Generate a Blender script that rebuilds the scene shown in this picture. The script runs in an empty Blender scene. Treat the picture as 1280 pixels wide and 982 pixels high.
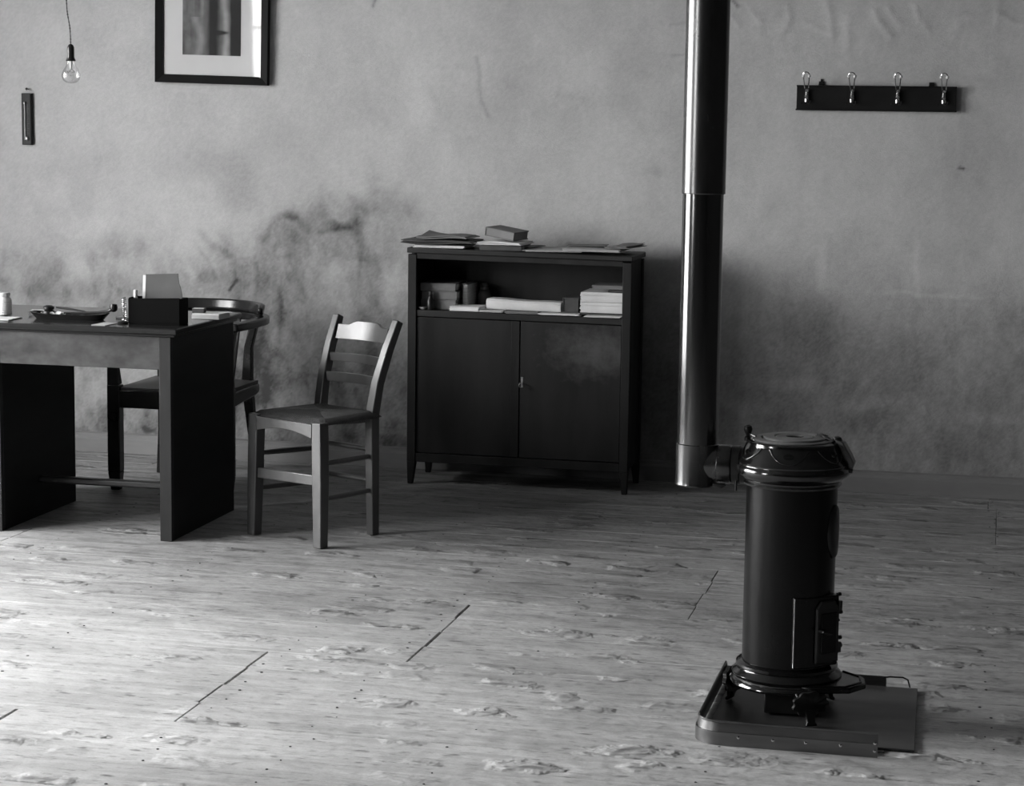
import bpy, math, random
import numpy as np
from mathutils import Vector, Matrix

random.seed(7)
scene = bpy.context.scene
COL = scene.collection

# ------------------------------------------------------------------ camera
cam_data = bpy.data.cameras.new('camera')
cam_data.sensor_fit = 'HORIZONTAL'
cam_data.sensor_width = 36.0
cam_data.lens = 2650.0 / 1280.0 * 36.0
cam = bpy.data.objects.new('camera', cam_data)
COL.objects.link(cam)
RT = Vector((0.97433218, 0.22470982, 0.01350171))
DN = Vector((0.04247565, -0.12461049, -0.99129614))
FW = Vector((-0.22107152, 0.96642523, -0.1309567))
rot = Matrix((RT, -DN, -FW)).transposed()
cam.matrix_world = Matrix.Translation((0.0, -8.7995, 1.54)) @ rot.to_4x4()
cam_data.clip_start = 0.05
scene.camera = cam

# ------------------------------------------------------------------ daylight
world = bpy.data.worlds.new('sky')
scene.world = world
world.use_nodes = True
wn = world.node_tree.nodes
wl_ = world.node_tree.links
bg = wn['Background']
SKY = 14.0
bg.inputs['Strength'].default_value = SKY
tc = wn.new('ShaderNodeTexCoord')
sep = wn.new('ShaderNodeSeparateXYZ')
ramp = wn.new('ShaderNodeValToRGB')
mr = wn.new('ShaderNodeMapRange')
mr.inputs['From Min'].default_value = -1.0
wl_.new(tc.outputs['Generated'], sep.inputs[0])
wl_.new(sep.outputs['Z'], mr.inputs['Value'])
wl_.new(mr.outputs[0], ramp.inputs[0])
wl_.new(ramp.outputs[0], bg.inputs['Color'])
e = ramp.color_ramp.elements                       # overcast sky: dull ground, dim horizon, three times brighter overhead
e[0].position = 0.49; e[0].color = (0.26, 0.26, 0.26, 1)
e[1].position = 0.51; e[1].color = (0.42, 0.42, 0.42, 1)
x = e.new(1.0); x.color = (1, 1, 1, 1)

scene.view_settings.view_transform = 'Standard'
scene.view_settings.look = 'None'
scene.view_settings.gamma = 1.0
scene.view_settings.exposure = 2.32
scene.view_settings.use_curve_mapping = False

# the room
XL, XR, YB, ZC = -5.7, 4.2, -11.2, 3.4
WIN = [(-3.30, -2.08, 0.30), (-4.80, -3.45, 0.30), (-8.20, -7.00, 1.00)]      # window openings in the left wall (y0, y1, sill)
WZ1 = 2.70
WT = 0.13
for (a, b, WZ0) in WIN:                                   # sky portals in the window openings
    L = bpy.data.lights.new('window_portal', 'AREA')
    L.shape = 'RECTANGLE'; L.size = WZ1 - WZ0; L.size_y = b - a
    L.cycles.is_portal = True
    o = bpy.data.objects.new('window_portal', L)
    o.location = (XL - WT - 0.02, (a + b) / 2, (WZ0 + WZ1) / 2)
    o.rotation_euler = (0, math.radians(-90), 0)
    COL.objects.link(o)

# ------------------------------------------------------------------ helpers
W = {}


def g(v):
    return (v, v, v, 1.0)


def mat(name, lo, hi=None, rough=0.45, spec=0.5, metal=0.0, ior=1.5, scale=(4, 4, 4), detail=5.0,
        bump=0.0, bscale=None, space='Object', rrough=0.0, coat=0.0):
    m = bpy.data.materials.new(name)
    m.use_nodes = True
    nt = m.node_tree; n = nt.nodes; l = nt.links
    p = n['Principled BSDF']
    p.inputs['Roughness'].default_value = rough
    p.inputs['Metallic'].default_value = metal
    p.inputs['IOR'].default_value = ior
    p.inputs['Specular IOR Level'].default_value = spec
    if coat:
        p.inputs['Coat Weight'].default_value = coat
        p.inputs['Coat Roughness'].default_value = 0.12
    if hi is None:
        hi = lo
    t = n.new('ShaderNodeTexCoord')
    mp = n.new('ShaderNodeMapping')
    mp.inputs['Scale'].default_value = scale
    l.new(t.outputs[space], mp.inputs[0])
    no = n.new('ShaderNodeTexNoise')
    no.inputs['Scale'].default_value = 1.0
    no.inputs['Detail'].default_value = detail
    no.inputs['Roughness'].default_value = 0.6
    l.new(mp.outputs[0], no.inputs['Vector'])
    r = n.new('ShaderNodeValToRGB')
    r.color_ramp.elements[0].position = 0.32; r.color_ramp.elements[0].color = g(lo)
    r.color_ramp.elements[1].position = 0.68; r.color_ramp.elements[1].color = g(hi)
    l.new(no.outputs['Fac'], r.inputs[0])
    l.new(r.outputs[0], p.inputs['Base Color'])
    if rrough:
        q = n.new('ShaderNodeMapRange')
        q.inputs['From Min'].default_value = 0.3; q.inputs['From Max'].default_value = 0.7
        q.inputs['To Min'].default_value = rough; q.inputs['To Max'].default_value = rough + rrough
        l.new(no.outputs['Fac'], q.inputs['Value']); l.new(q.outputs[0], p.inputs['Roughness'])
    if bump:
        src = no
        if bscale:
            mp2 = n.new('ShaderNodeMapping'); mp2.inputs['Scale'].default_value = bscale
            l.new(t.outputs[space], mp2.inputs[0])
            src = n.new('ShaderNodeTexNoise'); src.inputs['Scale'].default_value = 1.0
            src.inputs['Detail'].default_value = 3.0
            l.new(mp2.outputs[0], src.inputs['Vector'])
        b = n.new('ShaderNodeBump')
        b.inputs['Strength'].default_value = 1.0
        b.inputs['Distance'].default_value = bump
        l.new(src.outputs['Fac'], b.inputs['Height'])
        l.new(b.outputs[0], p.inputs['Normal'])
    return m


def tone_mat(name, base, rough, bump=0.0):
    """paint read from the mesh's own 'tone' attribute (stains, prints)"""
    m = bpy.data.materials.new(name); m.use_nodes = True
    nt = m.node_tree; n = nt.nodes; l = nt.links
    p = n['Principled BSDF']; p.inputs['Roughness'].default_value = rough
    p.inputs['Specular IOR Level'].default_value = 0.25
    a = n.new('ShaderNodeAttribute'); a.attribute_name = 'tone'
    k = n.new('ShaderNodeMath'); k.operation = 'MULTIPLY'; k.inputs[1].default_value = base
    l.new(a.outputs['Fac'], k.inputs[0])
    c = n.new('ShaderNodeCombineColor')
    for s in ('Red', 'Green', 'Blue'):
        l.new(k.outputs[0], c.inputs[s])
    l.new(c.outputs[0], p.inputs['Base Color'])
    if bump:
        t = n.new('ShaderNodeTexCoord')
        no = n.new('ShaderNodeTexNoise'); no.inputs['Scale'].default_value = 170.0; no.inputs['Detail'].default_value = 3.0
        l.new(t.outputs['Object'], no.inputs['Vector'])
        b = n.new('ShaderNodeBump'); b.inputs['Distance'].default_value = bump
        l.new(no.outputs['Fac'], b.inputs['Height']); l.new(b.outputs[0], p.inputs['Normal'])
    return m


def glass_mat(name, tint=0.97, rough=0.02, ior=1.5):
    """thin clear pane: transparent with a Fresnel reflection"""
    m = bpy.data.materials.new(name); m.use_nodes = True
    nt = m.node_tree; n = nt.nodes; l = nt.links
    n.remove(n['Principled BSDF'])
    out = n['Material Output']
    tr = n.new('ShaderNodeBsdfTransparent'); tr.inputs[0].default_value = g(tint)
    gl = n.new('ShaderNodeBsdfGlossy'); gl.inputs['Roughness'].default_value = rough
    fr = n.new('ShaderNodeFresnel'); fr.inputs['IOR'].default_value = ior
    gm = n.new('ShaderNodeNewGeometry'); sw = n.new('ShaderNodeMapRange')      # same reflection on both faces of the thin pane
    sw.inputs['To Min'].default_value = ior; sw.inputs['To Max'].default_value = 1 / ior
    l.new(gm.outputs['Backfacing'], sw.inputs['Value']); l.new(sw.outputs[0], fr.inputs['IOR'])
    mx = n.new('ShaderNodeMixShader')
    l.new(fr.outputs[0], mx.inputs[0]); l.new(tr.outputs[0], mx.inputs[1]); l.new(gl.outputs[0], mx.inputs[2])
    l.new(mx.outputs[0], out.inputs['Surface'])
    return m


class MB:
    def __init__(self):
        self.v = []; self.f = []

    def add(self, vs, fs):
        k = len(self.v)
        self.v += [Vector(p) for p in vs]
        self.f += [tuple(i + k for i in f) for f in fs]
        return self

    def box(self, x0, y0, z0, x1, y1, z1):
        return self.add([(x0, y0, z0), (x1, y0, z0), (x1, y1, z0), (x0, y1, z0), (x0, y0, z1), (x1, y0, z1), (x1, y1, z1), (x0, y1, z1)],
                        [(0, 3, 2, 1), (4, 5, 6, 7), (0, 1, 5, 4), (1, 2, 6, 5), (2, 3, 7, 6), (3, 0, 4, 7)])

    def hexa(self, p):      # eight corners, bottom ring then top ring
        return self.add(p, [(0, 3, 2, 1), (4, 5, 6, 7), (0, 1, 5, 4), (1, 2, 6, 5), (2, 3, 7, 6), (3, 0, 4, 7)])

    def prism(self, pts, z0, z1):
        n = len(pts)
        vs = [(x, y, z0) for x, y in pts] + [(x, y, z1) for x, y in pts]
        fs = [tuple(range(n - 1, -1, -1)), tuple(range(n, 2 * n))] + [(i, (i + 1) % n, n + (i + 1) % n, n + i) for i in range(n)]
        return self.add(vs, fs)

    def rail(self, path, side, secs):
        """rectangular section swept along path; side = direction of the width; secs = (width, depth) per point"""
        path = [Vector(p) for p in path]; n = len(path); vs = []
        if isinstance(secs, tuple):
            secs = [secs] * n
        for i, p in enumerate(path):
            t = (path[min(i + 1, n - 1)] - path[max(i - 1, 0)]).normalized()
            s = Vector(side[i] if isinstance(side, list) else side); s = (s - t * s.dot(t)).normalized(); u = t.cross(s)
            w, d = secs[i]
            vs += [p - s * w / 2 - u * d / 2, p + s * w / 2 - u * d / 2, p + s * w / 2 + u * d / 2, p - s * w / 2 + u * d / 2]
        fs = [(3, 2, 1, 0), tuple(range(4 * n - 4, 4 * n))]
        for i in range(n - 1):
            for k in range(4):
                fs.append((4 * i + k, 4 * i + (k + 1) % 4, 4 * i + 4 + (k + 1) % 4, 4 * i + 4 + k))
        return self.add(vs, fs)

    def tube(self, path, r, seg=12, closed=False):
        path = [Vector(p) for p in path]; n = len(path); vs = []
        rr = r if isinstance(r, (list, tuple)) else [r] * n
        ref = Vector((0.13, 0.31, 0.94))
        for i, p in enumerate(path):
            if closed:
                t = (path[(i + 1) % n] - path[i - 1]).normalized()
            else:
                t = (path[min(i + 1, n - 1)] - path[max(i - 1, 0)]).normalized()
            if i == 0:
                a = ref - t * ref.dot(t)
                if a.length < 0.2:
                    a = Vector((1, 0, 0)) - t * t.x
            else:
                a = a - t * a.dot(t)
            a = a.normalized(); b = t.cross(a)
            for k in range(seg):
                q = 2 * math.pi * k / seg
                vs.append(p + (a * math.cos(q) + b * math.sin(q)) * rr[i])
        fs = []
        m = n if closed else n - 1
        for i in range(m):
            j = (i + 1) % n
            for k in range(seg):
                fs.append((i * seg + k, i * seg + (k + 1) % seg, j * seg + (k + 1) % seg, j * seg + k))
        if not closed:
            fs += [tuple(range(seg - 1, -1, -1)), tuple(range((n - 1) * seg, n * seg))]
        return self.add(vs, fs)

    def lathe(self, c, prof, seg=48, axis=None, cap=True):
        """prof: (r, z) from bottom to top, spun about the vertical (or axis) through c"""
        c = Vector(c)
        if axis is None:
            M3 = Matrix.Identity(3)
        else:
            M3 = Vector((0, 0, 1)).rotation_difference(Vector(axis)).to_matrix()
        vs = []; n = len(prof)
        for r, z in prof:
            for k in range(seg):
                q = 2 * math.pi * k / seg
                vs.append(c + M3 @ Vector((r * math.cos(q), r * math.sin(q), z)))
        fs = []
        for i in range(n - 1):
            for k in range(seg):
                fs.append((i * seg + k, i * seg + (k + 1) % seg, (i + 1) * seg + (k + 1) % seg, (i + 1) * seg + k))
        if cap:
            fs += [tuple(range(seg - 1, -1, -1)), tuple(range((n - 1) * seg, n * seg))]
        return self.add(vs, fs)

    def sheet(self, c, w, d, rz=0.0, t=0.002, curl=None, nx=10, ny=8):
        """a thin leaf lying at c (centre of its underside); curl(u, v) lifts it, u, v in -1..1"""
        c = Vector(c); ca, sa = math.cos(rz), math.sin(rz); vs = []
        for top in (0, 1):
            for j in range(ny + 1):
                for i in range(nx + 1):
                    u = 2 * i / nx - 1; v = 2 * j / ny - 1
                    px, py = u * w / 2, v * d / 2
                    z = (curl(u, v) if curl else 0.0) + t * top
                    vs.append(c + Vector((px * ca - py * sa, px * sa + py * ca, z)))
        N = (nx + 1) * (ny + 1); fs = []
        ix = lambda i, j, k: k * N + j * (nx + 1) + i
        for j in range(ny):
            for i in range(nx):
                fs.append((ix(i, j, 0), ix(i, j + 1, 0), ix(i + 1, j + 1, 0), ix(i + 1, j, 0)))
                fs.append((ix(i, j, 1), ix(i + 1, j, 1), ix(i + 1, j + 1, 1), ix(i, j + 1, 1)))
        for i in range(nx):
            fs.append((ix(i, 0, 0), ix(i + 1, 0, 0), ix(i + 1, 0, 1), ix(i, 0, 1)))
            fs.append((ix(i + 1, ny, 0), ix(i, ny, 0), ix(i, ny, 1), ix(i + 1, ny, 1)))
        for j in range(ny):
            fs.append((ix(0, j + 1, 0), ix(0, j, 0), ix(0, j, 1), ix(0, j + 1, 1)))
            fs.append((ix(nx, j, 0), ix(nx, j + 1, 0), ix(nx, j + 1, 1), ix(nx, j, 1)))
        return self.add(vs, fs)

    def rbox(self, c, w, d, z0, z1, rz=0.0):
        ca, sa = math.cos(rz), math.sin(rz)
        q = [(c[0] + a * ca - b * sa, c[1] + a * sa + b * ca) for a, b in ((-w / 2, -d / 2), (w / 2, -d / 2), (w / 2, d / 2), (-w / 2, d / 2))]
        return self.prism(q, z0, z1)

    def build(self, name, m, parent=None, bevel=0.0, segs=2, angle=35, label=None, local=False, sub=0):
        me = bpy.data.meshes.new(name)
        vs = self.v
        if parent is not None and not local:
            inv = W[parent.name].inverted()
            vs = [inv @ p for p in vs]
        me.from_pydata([tuple(p) for p in vs], [], self.f)
        me.validate()
        for p in me.polygons:
            p.use_smooth = True
        me.set_sharp_from_angle(angle=math.radians(angle))
        o = bpy.data.objects.new(name, me)
        COL.objects.link(o)
        o.data.materials.append(m)
        W[o.name] = W[parent.name] if parent is not None else Matrix.Identity(4)
        if parent is not None:
            o.parent = parent
        if bevel:
            b = o.modifiers.new('bevel', 'BEVEL'); b.width = bevel; b.segments = segs
            b.limit_method = 'ANGLE'; b.angle_limit = math.radians(40)
            b.harden_normals = False
        if sub:
            s = o.modifiers.new('subd', 'SUBSURF'); s.levels = sub; s.render_levels = sub
        if label:
            o['label'] = label
        return o


def thing(name, label, cat, loc, rz=0.0, group=None, tilt=None):
    o = bpy.data.objects.new(name, None)
    COL.objects.link(o)
    o.empty_display_size = 0.1
    o.location = loc
    o.rotation_euler = tilt if tilt else (0, 0, rz)
    W[o.name] = Matrix.Translation(loc) @ o.rotation_euler.to_matrix().to_4x4()
    o['label'] = label; o['category'] = cat
    if group:
        o['group'] = group
    return o


def tag(o, label, cat, group=None):
    o['label'] = label; o['category'] = cat
    if group:
        o['group'] = group
    return o


def struct(o):
    o['kind'] = 'structure'
    return o


def vnoise(X, Y, seed, octaves=5, gain=0.5):
    """fractal value noise on arrays, about -1..1"""
    out = np.zeros_like(X); amp = 1.0; tot = 0.0
    rs = np.random.RandomState(seed)
    for k in range(octaves):
        t = rs.rand(257, 257) * 2 - 1; t[:, 256] = t[:, 0]; t[256] = t[0]
        x = X * 2 ** k + 31.7 * k; y = Y * 2 ** k + 17.3 * k
        xi = np.floor(x).astype(int); yi = np.floor(y).astype(int)
        fx = x - xi; fy = y - yi
        fx = fx * fx * (3 - 2 * fx); fy = fy * fy * (3 - 2 * fy)
        xi %= 256; yi %= 256
        a = t[yi, xi] * (1 - fx) + t[yi, xi + 1] * fx
        b = t[yi + 1, xi] * (1 - fx) + t[yi + 1, xi + 1] * fx
        out += amp * (a * (1 - fy) + b * fy); tot += amp; amp *= gain
    return out / tot


def grid_mesh(name, xs, zs, Yd, tone, m, smooth=True):
    """vertical grid facing -Y with displacement Yd and a 'tone' attribute"""
    nx, nz = len(xs), len(zs)
    X, Z = np.meshgrid(xs, zs)
    co = np.stack([X, Yd, Z], -1).reshape(-1, 3)
    i = np.arange((nx - 1) * (nz - 1)); r = i // (nx - 1); c = i % (nx - 1)
    a = r * nx + c
    quads = np.stack([a, a + 1, a + nx + 1, a + nx], -1)
    me = bpy.data.meshes.new(name)
    me.vertices.add(nx * nz); me.vertices.foreach_set('co', co.astype(np.float32).ravel())
    me.loops.add(quads.size); me.loops.foreach_set('vertex_index', quads.astype(np.int32).ravel())
    me.polygons.add(len(quads))
    me.polygons.foreach_set('loop_start', np.arange(0, quads.size, 4, dtype=np.int32))
    me.polygons.foreach_set('use_smooth', np.ones(len(quads), dtype=bool))
    me.update(calc_edges=True)
    at = me.attributes.new('tone', 'FLOAT', 'POINT')
    at.data.foreach_set('value', tone.astype(np.float32).ravel())
    o = bpy.data.objects.new(name, me)
    COL.objects.link(o); me.materials.append(m)
    W[name] = Matrix.Identity(4); W[o.name] = Matrix.Identity(4)
    return o

# ------------------------------------------------------------------ materials
DW = mat('dark_stained_wood', 0.005, 0.011, rough=0.5, scale=(3, 3, 14), spec=0.2)
DWH = mat('dark_stained_wood_across', 0.012, 0.032, rough=0.36, scale=(2, 14, 14), spec=0.45)
PLASTER = mat('limewashed_plaster', 0.40, 0.47, rough=0.9, scale=(1.5, 1.5, 1.5), bump=0.002, bscale=(20, 20, 20), spec=0.2)
DIM = mat('dark_panelled_wall', 0.03, 0.05, rough=0.7, spec=0.2)
CEIL = mat('ceiling_distemper', 0.16, 0.20, rough=0.95, spec=0.1)
PAINT = mat('grey_skirting_paint', 0.12, 0.17, rough=0.6, scale=(2, 8, 8), bump=0.001)
PAPER = mat('white_paper', 0.55, 0.7, rough=0.8, scale=(6, 6, 6), spec=0.2)
PAPER2 = mat('grey_paper', 0.36, 0.48, rough=0.8, scale=(6, 6, 6), spec=0.2)
PAPER3 = mat('dull_brown_paper', 0.13, 0.19, rough=0.75, scale=(6, 6, 6), spec=0.25)
PAGES = mat('page_edges', 0.42, 0.66, rough=0.85, scale=(2, 2, 240), spec=0.1)
CLOTH = mat('dark_book_cloth', 0.03, 0.055, rough=0.6, scale=(20, 20, 20))
IRON = mat('blackened_cast_iron', 0.005, 0.010, rough=0.38, scale=(12, 12, 12), bump=0.0006, spec=0.4)

# ------------------------------------------------------------------ room shell
BLOBS=[
(-3.337,1.300,0.150,0.083,0.12),(-3.245,1.180,0.100,0.100,0.10),(-4.189,1.249,0.133,0.050,0.06),(-3.844,1.291,0.100,0.060,0.05),(-2.813,1.034,0.053,0.027,0.28),(-2.715,1.044,0.033,0.047,0.28),(-2.700,0.916,0.017,0.093,0.16),(-3.696,0.923,0.037,0.040,0.20),(-2.031,1.643,0.060,0.053,0.07),(-1.410,1.313,0.053,0.033,0.12),(-1.686,1.581,0.233,0.060,0.06),(-2.843,1.498,0.200,0.133,0.03),(-3.685,0.099,0.030,0.013,0.35),(-3.820,0.081,0.040,0.010,0.20),(-3.006,1.088,0.040,0.027,0.22),(-2.447,1.146,0.047,0.053,0.12),(-2.473,0.871,0.033,0.067,0.12),(-2.624,0.849,0.060,0.100,0.10),(-3.135,0.851,0.083,0.083,0.12),(-3.283,0.864,0.067,0.083,0.10),(-3.395,0.808,0.053,0.033,0.14),(-3.024,0.767,0.060,0.133,0.10),(-4.159,0.731,0.200,0.047,0.12),(-3.888,0.757,0.100,0.033,0.10),(-3.248,0.370,0.200,0.233,0.10),(-2.951,0.558,0.200,0.267,0.08),(-2.207,1.809,0.067,0.033,0.05),(-0.938,1.148,0.100,0.083,0.08),(-0.170,1.375,0.200,0.133,0.06),(-0.758,0.672,0.200,0.100,0.08),(-1.232,0.924,0.133,0.067,0.05),(-0.155,0.198,0.167,0.067,0.08),(-0.549,0.313,0.133,0.053,0.08),(-3.962,1.005,0.233,0.040,-0.08),(-3.282,1.057,0.133,0.040,-0.08),(-2.806,1.207,0.133,0.083,-0.05),(-3.810,0.885,0.133,0.067,-0.05),(-3.545,0.892,0.100,0.067,-0.05),(-0.834,0.435,0.167,0.033,-0.12),(-0.454,0.384,0.133,0.027,-0.08),(-0.000,0.338,0.100,0.033,-0.10),(-2.237,1.372,0.133,0.200,-0.05),(-0.701,0.923,0.017,0.093,-0.12),(-0.312,0.934,0.013,0.113,-0.14),(-0.276,0.841,0.233,0.010,-0.12),(-1.014,0.309,0.100,0.033,-0.08),]
STROKES=[
( [(-3.135, 0.974), (-3.098, 1.044), (-3.054, 1.087), (-2.988, 1.075), (-2.929, 1.021)] ,0.0167,0.18),
( [(-3.432, 1.001), (-3.376, 0.95), (-3.302, 0.899)] ,0.0167,0.18),
( [(-3.295, 0.748), (-3.284, 0.773), (-3.265, 0.798)] ,0.0073,0.50),
( [(-2.189, 1.769), (-2.174, 1.709), (-2.17, 1.642), (-2.155, 1.582), (-2.13, 1.528)] ,0.0083,0.20),
( [(-0.172, 1.34), (-0.146, 1.334)] ,0.0053,0.70),
( [(-1.111, 2.01), (-1.087, 1.978)] ,0.0067,0.50),
( [(-2.641, 1.981), (-2.63, 2.021)] ,0.0067,0.50),
( [(-2.878, 1.015), (-2.813, 1.027), (-2.748, 1.039)] ,0.0133,0.20),
( [(-3.451, 0.965), (-3.388, 0.861), (-3.358, 0.792)] ,0.0100,0.12),
( [(-3.069, 0.765), (-3.054, 0.625), (-3.076, 0.483)] ,0.0133,0.12),
( [(-3.174, 0.123), (-3.181, 0.337), (-3.15, 0.516)] ,0.0133,0.08),
( [(-2.258, 1.742), (-2.206, 1.729)] ,0.0133,0.08),
( [(-1.824, 1.619), (-1.704, 1.607)] ,0.0167,0.08),
( [(-3.136, 0.374), (-3.114, 0.268)] ,0.0133,0.15),
( [(-1.29, 1.929), (-1.363, 1.912)] ,0.0050,0.20),
( [(-1.297, 1.789), (-1.353, 1.785)] ,0.0050,0.20),
]
RIDGES=[
( [(-0.881, 1.985), (-0.863, 1.93), (-0.901, 1.888), (-0.94, 1.875)] ,0.0100),
( [(-0.733, 2.004), (-0.715, 1.953), (-0.7, 1.889)] ,0.0133),
( [(-0.631, 1.947), (-0.64, 1.835)] ,0.0133),
( [(-0.542, 1.973), (-0.508, 1.916), (-0.468, 1.858)] ,0.0100),
( [(-0.368, 1.986), (-0.35, 1.932), (-0.317, 1.897)] ,0.0100),
( [(-0.221, 1.869), (-0.193, 1.942), (-0.155, 1.949)] ,0.0133),
( [(-0.052, 2.012), (-0.052, 1.933)] ,0.0133),
( [(-0.037, 1.955), (0.011, 1.918), (0.058, 1.912)] ,0.0100),
( [(-1.12, 1.994), (-1.077, 1.971)] ,0.0100),
( [(-1.061, 2.001), (-0.993, 1.914)] ,0.0100),
( [(-1.143, 1.978), (-1.091, 1.907)] ,0.0100),
( [(-0.798, 1.914), (-0.699, 1.87)] ,0.0100),
( [(-0.479, 1.979), (-0.429, 1.916)] ,0.0100),
]


xs = np.arange(-5.7, 1.5, 0.0078)
zs = np.arange(0.0, 2.45, 0.0078)
X, Z = np.meshgrid(xs, zs)
wx = X + 0.05 * vnoise(X * 5, Z * 5, 11, 4); wz = Z + 0.05 * vnoise(X * 5, Z * 5, 12, 4)     # ragged outlines
tone = np.ones_like(X)
tone += 0.10 * vnoise(X * 1.6, Z * 1.6, 1, 6)
tone += 0.08 * vnoise(X * 9, Z * 7, 2, 4)
tone += 0.05 * vnoise(X * 60, Z * 60, 3, 3)
# the lower wall is darker under a ragged line, with dampness blotches at left
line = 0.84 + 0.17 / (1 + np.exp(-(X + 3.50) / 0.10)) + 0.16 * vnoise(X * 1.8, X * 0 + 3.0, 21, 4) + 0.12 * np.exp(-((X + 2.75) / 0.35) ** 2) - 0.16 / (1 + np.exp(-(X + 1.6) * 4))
lower_band = 1 / (1 + np.exp((Z - line - 0.10 * vnoise(X * 7, Z * 7, 22, 5)) / 0.035))
left = 1 / (1 + np.exp((X + 1.75) / 0.25))                  # the blotches lie left of the cabinet; right of it the dark band is plain
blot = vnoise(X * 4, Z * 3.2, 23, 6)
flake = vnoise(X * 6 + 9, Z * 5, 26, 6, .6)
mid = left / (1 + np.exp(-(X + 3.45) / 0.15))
tone -= lower_band * (0.22 + 0.13 * mid + (0.08 * left + 0.12 * mid) * np.clip(blot + 0.12, -0.5, 1))
tone -= left * lower_band * 0.13 / (1 + np.exp(-(flake - 0.10) / 0.02)) - left * lower_band * 0.10 / (1 + np.exp((flake + 0.16) / 0.02))
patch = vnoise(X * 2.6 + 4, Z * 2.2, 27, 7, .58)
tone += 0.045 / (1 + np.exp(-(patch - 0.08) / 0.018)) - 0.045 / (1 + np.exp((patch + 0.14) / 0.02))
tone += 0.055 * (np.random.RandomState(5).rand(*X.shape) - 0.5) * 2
tone -= lower_band * (0.08 + 0.16 * left) * np.clip(vnoise(X * 16, Z * 11, 24, 5), -0.2, 1)
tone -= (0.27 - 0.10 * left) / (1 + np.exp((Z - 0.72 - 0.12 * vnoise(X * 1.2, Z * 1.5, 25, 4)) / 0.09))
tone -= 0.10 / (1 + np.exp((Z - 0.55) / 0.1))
relief = 0.0016 * vnoise(X * 3, Z * 3, 31, 5) + 0.0014 * vnoise(X * 18, Z * 14, 32, 4)
relief += lower_band * 0.0022 * vnoise(X * 26, Z * 22, 33, 3)
for (bx, bz, rx, rz_, a) in BLOBS:
    d = ((wx - bx) / rx) ** 2 + ((wz - bz) / rz_) ** 2
    k = np.exp(-d ** 1.5)
    tone -= a * k
    relief += 0.0006 * k * (1 if a > 0 else -1)


def seg_dist(px, pz, pts):
    d = np.full_like(px, 9.0)
    for (ax, az), (bx, bz) in zip(pts[:-1], pts[1:]):
        vx, vz = bx - ax, bz - az
        t = np.clip(((px - ax) * vx + (pz - az) * vz) / (vx * vx + vz * vz + 1e-9), 0, 1)
        d = np.minimum(d, np.hypot(px - ax - t * vx, pz - az - t * vz))
    return d


jx = X + 0.012 * vnoise(X * 14, Z * 14, 41, 3); jz = Z + 0.012 * vnoise(X * 14, Z * 14, 42, 3)
for pts, wd, a in STROKES:
    k = np.exp(-(seg_dist(jx, jz, pts) / wd) ** 2)
    tone -= a * k; relief += 0.0010 * k
for pts, wd in RIDGES:                                # lifted edges of flaking limewash
    d = seg_dist(jx, jz, pts)
    relief -= 0.0026 * np.exp(-(d / (wd * 1.3)) ** 2)
    tone += 0.07 * np.exp(-(d / (wd * 1.2)) ** 2) - 0.04 * np.exp(-(d / (wd * 4)) ** 2)
edge = np.clip(np.minimum(np.minimum(X - xs[0], xs[-1] - X), np.minimum(Z * 3 + 0.05, zs[-1] - Z)) / 0.1, 0, 1)
tone = np.clip(tone, 0.12, 1.5)
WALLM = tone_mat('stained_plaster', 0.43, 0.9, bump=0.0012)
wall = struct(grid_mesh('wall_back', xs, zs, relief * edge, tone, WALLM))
x0, x1, z1 = float(xs[0]), float(xs[-1]), float(zs[-1])
m_ = MB()
for (a, b, c, d) in ((XL, 0, x0, ZC), (x1, 0, XR, ZC), (x0, z1, x1, ZC)):
    m_.add([(a, 0, b), (c, 0, b), (c, 0, d), (a, 0, d)], [(0, 1, 2, 3)])
m_.box(XL - WT, 0.02, -0.05, XR + 0.2, 0.25, ZC)
m_.build('plain_plaster', PLASTER, wall)

# left wall with its window openings
m_ = MB()
ys = [YB] + [v for ab in sorted(WIN) for v in ab[:2]] + [0.02]
for i in range(0, len(ys), 2):
    m_.box(XL - WT, ys[i], -0.05, XL, ys[i + 1], ZC)
for a, b, WZ0 in WIN:
    m_.box(XL - WT, a, -0.05, XL, b, WZ0); m_.box(XL - WT, a, WZ1, XL, b, ZC)
struct(m_.build('wall_left', PLASTER))
struct(MB().box(XR, YB, -0.05, XR + 0.2, 0.02, ZC).build('wall_right', DIM))
struct(MB().box(XL - WT, YB - 0.2, -0.05, XR + 0.2, YB, ZC).build('wall_rear', DIM))
struct(MB().box(XL - WT, YB - 0.2, ZC, XR + 0.2, 0.25, ZC + 0.1).build('ceiling', CEIL))

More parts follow.
